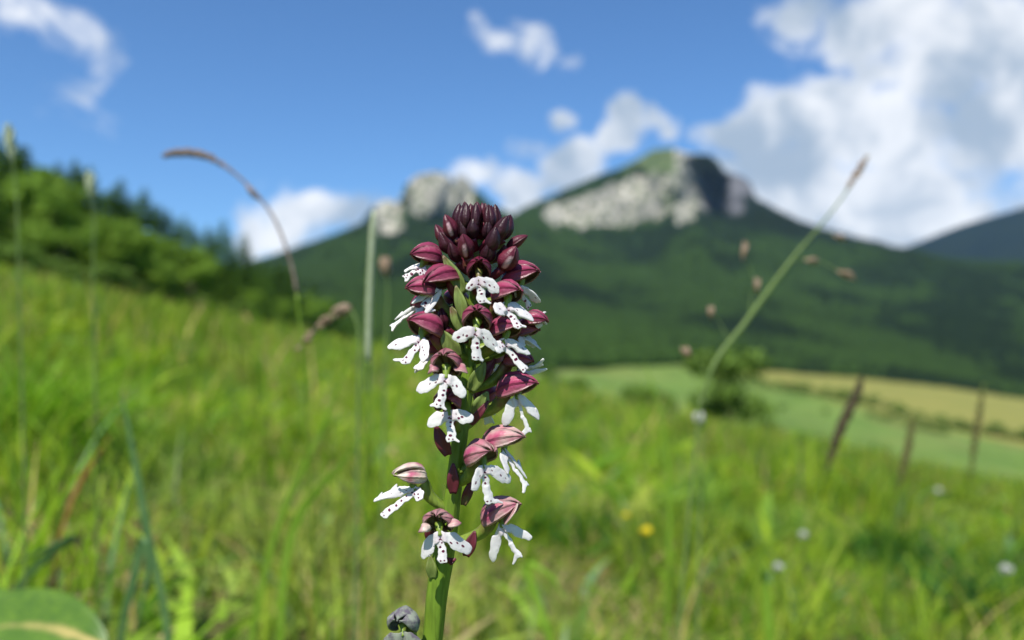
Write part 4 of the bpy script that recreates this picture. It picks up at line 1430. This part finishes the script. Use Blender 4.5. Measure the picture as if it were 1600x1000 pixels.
# right side
floret((812, 436, 66, 16, 0), ((812, 452), (846, 468, .2), (808, 466, .8), (826, 480, -.5)), .45, 1.0, 13, (.1, .1), 1.05, wb=.6, hl=1.15)
floret((792, 463, 48, 12, 6), ((790, 481), (775, 485, .8), (836, 489, .3), (812, 514, .3)), .60, 6.0, 12, (.2, .9), 1.0, LA=5.2, wa=1.15)
floret((836, 503, 70, 0, 0), ((838, 500), (848, 488, .2), (842, 512, .5), (850, 498, -.2)), .50, 0.5, 24, (.1, .9), .72, LA=2.2, LB=2.6, spots=0)
floret((790, 518, 52, 14, 4), ((786, 537), (776, 546, .8), (830, 545, .2), (820, 580, .2)), .60, 5.5, 11, (.2, .6), 1.0, wb=.9)
floret((820, 520, 72, 8, 0), ((814, 526), (846, 543, -.1), (816, 540, .7), (836, 540, -.7)), .60, -1.0, 19, (.1, .1), .85, spots=0)
floret((808, 566, 74, 0, 0), ((812, 580), (854, 589, .1), (820, 574, .6), (848, 566, -.3)), .65, .5, 20, (.2, .8), .9, wb=.6, spots=.15)
floret((806, 610, 66, 16, 0), ((808, 624), (843, 648, .2), (786, 660, .4), (826, 676, -.2)), .80, 3.0, 10, (.1, 2.2), 1.05, wb=.42, spots=.1, hl=1.25, LA=5.4)
floret((784, 692, 68, 14, 0), ((788, 708), (827, 738, .1), (792, 730, .7), (822, 762, -.4)), .95, 2.5, 9, (.2, 1.4), 1.0, wb=.5, spots=.35, hl=1.35, LA=5.8, wash=.5)
floret((782, 806, 62, 30, 0), ((784, 824), (829, 838, .1), (766, 876, -.4), (812, 872, .1)), .85, 3.0, 8, (.2, 1.3), 1.05, wb=.55, wa=.8, spots=.05, hl=1.3, ov=852, LA=5.4, wash=.35)


def wing(fl_i, p0, p1, w, near0, near1, wash=.9, age=.9):
    """a side sepal held away from the hood"""
    A_, B_ = op(*p0, near0), op(*p1, near1)
    Q = spline([A_, (A_ + B_) * .5 + np.array([0, -.0004, .0003]), B_], 12)
    s = np.linspace(0, 1, 12)
    Vr, Fr = ribbon(Q, w * MM * np.clip(np.sin(math.pi * (s * .8 + .18)), .05, 1), OG, .25, (0, .8, .6))
    vv = np.tile([.9, .1, .5, .1, .9], 12)
    o = opart('sepal', mesh_from('sepal', Vr, Fr, m_hood, True, {'pale': vv, 'vein': np.tile([0, .3, .6, .3, 0], 12)}), FL[fl_i], age, wash)
    so = o.modifiers.new('thickness', 'SOLIDIFY'); so.thickness = .00022


wing(4, (672, 822), (653, 832), 2.0, 8.5, 9.5); wing(4, (700, 820), (721, 818), 1.9, 8.5, 8.0)
wing(2, (684, 573), (668, 584), 2.2, 9.5, 10.5, .2, .8); wing(2, (712, 573), (731, 584), 2.2, 9.5, 10.5, .2, .8)
wing(21, (788, 818), (810, 787), 2.6, 5.0, 5.5, .8); wing(12, (660, 752), (617, 735), 3.0, 1.5, 1.0, .95, 1.0)
# behind, seen in slivers
for k, (hx_, hy_, yw, dp) in enumerate([(712, 470, 200, -5), (775, 470, 160, -5), (722, 545, 190, -6), (770, 560, 150, -6), (700, 500, 240, -4), (760, 620, 140, -5)]):
    floret((hx_, hy_, yw, 15, 0), ((hx_, hy_ + 14), (hx_ - 14, hy_ + 22, -.6), (hx_ + 14, hy_ + 22, -.6), (hx_ + (4 if yw < 180 else -4), hy_ + 44, -.5)), .5, dp, 40 + k, (.6, .6), .9, spots=.3)
# withered lowest floret on the left of the stem
low = floret((630, 978, -14, 24, 0), ((630, 994), (598, 1004, .4), (660, 1004, .4), (632, 1030, 0)), .9, 5.5, 30, (.6, .6), 1.0, flare=1.0, ov=1030)
m_with, t_ = mat('withered_floret'); t = NT(t_)
nzw = t.noise(t.n('ShaderNodeTexCoord').outputs['Object'], 700.0, 4.0)
t.out(leafy(t, t.mix(t.ramp(nzw, .4, .6), (.30, .33, .26), (.15, .13, .16)), .25, .6, .2))
for ch in low.children:
    if ch.name.startswith(('hood', 'lip')):
        for k in range(len(ch.data.materials)):
            ch.data.materials[k] = m_with
low['label'] = 'withered greyish lowest floret'


def bud_mesh(W, L, sd, slit=False):
    """ovoid bud of three closed sepals with seams and a small hooked tip"""
    nT, nK = 15, 24
    V, Fc, pale, vein = [], [], [], []
    r = random.Random(sd)
    for i in range(nT):
        s = i / (nT - 1)
        th = math.pi * s
        rad_ = math.sin(th) ** .62 * (1 - .34 * max(0, s - .45)) if 0 < s < 1 else 0
        for k in range(nK):
            a = 2 * math.pi * k / nK
            seam = max(0, math.cos(3 * a / 1.0)) ** 14
            rr = W * .5 * rad_ * (1 - .13 * seam) + .03
            hook = .30 * W * max(0, s - .72) ** 1.3
            V.append((rr * math.cos(a) * MM, (rr * .86 * math.sin(a) + hook) * MM, (L * (s - .35) + .2 * L * max(0, s - .8)) * MM))
            pale.append((1.3 if abs(((a - 1.2 * math.pi) + math.pi) % (2 * math.pi) - math.pi) < .24 and .25 < s < .78 and slit else 0) + .0)
            vein.append(max(0, math.cos(9 * a)) ** 6 * .6)
    for i in range(nT - 1):
        for k in range(nK):
            Fc.append([i * nK + k, i * nK + (k + 1) % nK, (i + 1) * nK + (k + 1) % nK, (i + 1) * nK + k])
    return mesh_from('bud', V, Fc, m_bud, True, {'pale': pale, 'vein': vein})


def bud(c, axis, W, L, age, sd, slit=False, spin=None):
    b = opart('bud', bud_mesh(W, L, sd, slit), None, age)
    z = Vector(axis).normalized()
    q = z.to_track_quat('Z', 'Y')
    sp_ = sd * 1.7
    if slit:                                        # turn the split seam into the light
        want = Vector((.25 if c[0] > axis_pt(390)[0] + .003 else -.1, -1, 0))
        sp_ = max((i * .05 for i in range(126)), key=lambda a: (q @ Vector((math.cos(1.2 * math.pi + a), math.sin(1.2 * math.pi + a), 0))).dot(want))
    b.matrix_local = Matrix.Translation(Vector(np.array(c) - OG)) @ q.to_matrix().to_4x4() @ Matrix.Rotation(sp_, 4, 'Z')
    return b


# crown of unopened buds: rings round the tip of the stem
for ring, (nb_, rr_, py_, tiltb, W_, L_, ag) in enumerate([(8, 3.3, 368, .28, 2.5, 4.0, .0), (5, 1.2, 338, -.05, 1.7, 3.2, .45), (9, 2.5, 341, -.04, 1.95, 3.8, .30), (11, 3.55, 349, -.10, 2.35, 4.9, .08)]):
    for k in range(nb_):
        a = 6.283 * (k + .5 * ring) / nb_ + .2 * math.sin(k * 5.1)
        c = axis_pt(py_ + 3 * math.sin(k * 2.7)) + np.array([math.cos(a) * rr_ * 1.06, math.sin(a) * rr_, 0]) * MM + np.array([-.0003, 0, 0])
        bud(c, (math.cos(a) * tiltb, math.sin(a) * tiltb, 1), W_ * (.95 + .1 * math.sin(k * 3.3)), L_, ag, 100 + ring * 20 + k)
        # each bud sits on the stem by a short stalk
        mb = MB(); e0 = axis_pt(py_ + 26)
        mb.add(*tube(spline([e0, (e0 + c) * .5 + np.array([0, 0, -.0006]), c - np.array([0, 0, L_ * .3 * MM])], 6) - OG, .0005, 7), .9)
        opart('bud_stalk', mb.mesh('bud_stalk', m_ovary))
# larger buds below it, from the photograph
for k, (bx, by, dp, ax3, W_, L_, ag, sl) in enumerate([
    (706, 362, 2.5, (-.35, -.35, 1), 3.1, 5.0, .55, True), (691, 372, .0, (-.45, 0, 1), 2.4, 4.2, .45, False), (700, 386, 2.0, (-.5, -.2, 1), 3.0, 4.6, .18, False),
    (729, 392, 5.0, (-.15, -.7, .9), 3.4, 5.2, .50, True), (768, 384, 4.6, (.30, -.5, 1), 3.3, 5.4, .02, False), (780, 366, 3.0, (.40, -.15, 1), 3.2, 5.4, .08, False), (790, 362, .0, (.3, .2, 1), 2.8, 5.2, .05, False),
    (762, 402, 4.0, (.2, -.6, .8), 3.0, 4.6, .02, False), (791, 410, 4.0, (.55, -.5, .75), 4.3, 5.4, .75, True), (802, 381, .5, (.85, 0, .55), 2.5, 4.6, .55, False),
    (712, 400, 3.0, (-.4, -.5, .8), 2.8, 4.2, .12, False), (745, 380, -4.0, (0, .5, 1), 3.2, 5.0, .2, False), (718, 375, -3.0, (-.4, .4, 1), 3.0, 5.0, .2, False), (775, 380, -3.5, (.4, .5, 1), 3.0, 5.0, .2, False),
    (693, 504, 3.5, (-.2, -.2, 1), 2.6, 4.2, .3, False)]):
    c = op(bx, by, dp)
    bud(c, ax3, W_, L_, ag, 200 + k, sl)
    mb = MB(); e0 = axis_pt(by + 30)
    ax_n = np.array(ax3) / np.linalg.norm(ax3)
    mb.add(*tube(spline([e0, (e0 + c) * .5 + np.array([0, 0, -.0010]), c - ax_n * L_ * .28 * MM], 8) - OG, np.linspace(.0006, .0009, 8), 8), .75)
    opart('bud_stalk', mb.mesh('bud_stalk', m_ovary))


def bract(p0, p1, w, flush, near0, near1, bow=.0006, side=None):
    """narrow pointed leaflet from px p0 (foot) to p1 (tip)"""
    A_, B_ = op(*p0, near0), op(*p1, near1)
    md = (A_ + B_) * .5 + np.array([0, -bow, 0])
    Q = spline([A_, md, B_], 14)
    s = np.linspace(0, 1, 14)
    wd = w * MM * np.clip(np.sin(math.pi * (s * .82 + .16)), .03, 1)
    mb = MB(); Vr, Fr = ribbon(Q, wd, OG, -.5, side if side is not None else (1, 0, 0))
    mb.add(Vr, Fr, np.repeat(np.interp(s, [0, 1], flush), 5))
    o = opart('bract', mb.mesh('bract', m_bract))
    so = o.modifiers.new('thickness', 'SOLIDIFY'); so.thickness = .00025
    return o


bract((726, 458), (692, 399), 2.2, (.0, .55), 5.0, 5.0)
bract((727, 500), (712, 446), 2.0, (.0, .6), 6.0, 6.0)
bract((716, 560), (690, 516), 2.8, (.0, .35), 5.0, 5.5)
bract((724, 520), (704, 478), 2.0, (.1, .6), 5.0, 5.0)
bract((700, 712), (680, 664), 2.3, (.8, 1.0), 4.0, 4.0)
bract((708, 772), (708, 724), 2.0, (.75, .95), 2.8, 3.0)
bract((742, 650), (762, 612), 2.6, (.0, .4), 4.0, 4.5)
bract((736, 664), (763, 626), 1.2, (.9, 1.0), 5.0, 5.2)
bract((744, 600), (774, 560), 2.0, (.7, 1.0), 2.0, 1.5)
bract((735, 612), (758, 566), 2.4, (.0, .3), 3.0, 3.4)
bract((676, 850), (668, 818), 1.8, (.9, 1.0), 3.0, 3.5)
bract((728, 870), (742, 830), 2.0, (.7, .95), 3.0, 3.0)
bract((690, 880), (712, 872), 1.6, (1.0, 1.0), 3.2, 3.4)
bract((676, 905), (672, 868), 1.8, (.2, .5), 2.0, 2.2)
bract((724, 790), (740, 745), 1.6, (.6, .9), 1.0, 1.0)
bract((752, 520), (770, 476), 2.0, (.4, .9), 3.0, 3.0)

# ------------------------------------------------------------------ the valley air
m_haze, t_ = mat('haze_air'); t = NT(t_)
pv = t.n('ShaderNodeVolumePrincipled', Color=(.42, .68, 1.0), Density=.000018, Anisotropy=.1)
oh = t.n('ShaderNodeOutputMaterial')
t.t.links.new(pv.outputs[0], oh.inputs['Volume'])
allz = [GZ.min(), MZ.min(), FZ.min()]
x0, x1, y0_, y1_ = min(MX2.min(), FXX.min(), GX.min()) - 50, max(MX2.max(), FXX.max(), GX.max()) + 50, GY.min() - 50, max(MY2.max(), FYY.max()) + 50
z0, z1 = min(allz) - 1.0, max(MZ.max(), FZ.max()) + 40
hv = [(x, y, z) for z in (z0, z1) for y in (y0_, y1_) for x in (x0, x1)]
add('haze', mesh_from('haze', hv, [[0, 2, 3, 1], [4, 5, 7, 6], [0, 1, 5, 4], [2, 6, 7, 3], [0, 4, 6, 2], [1, 3, 7, 5]], m_haze, False),
    label='thin blue air between the meadow and the far mountains', cat='haze', kind='stuff')
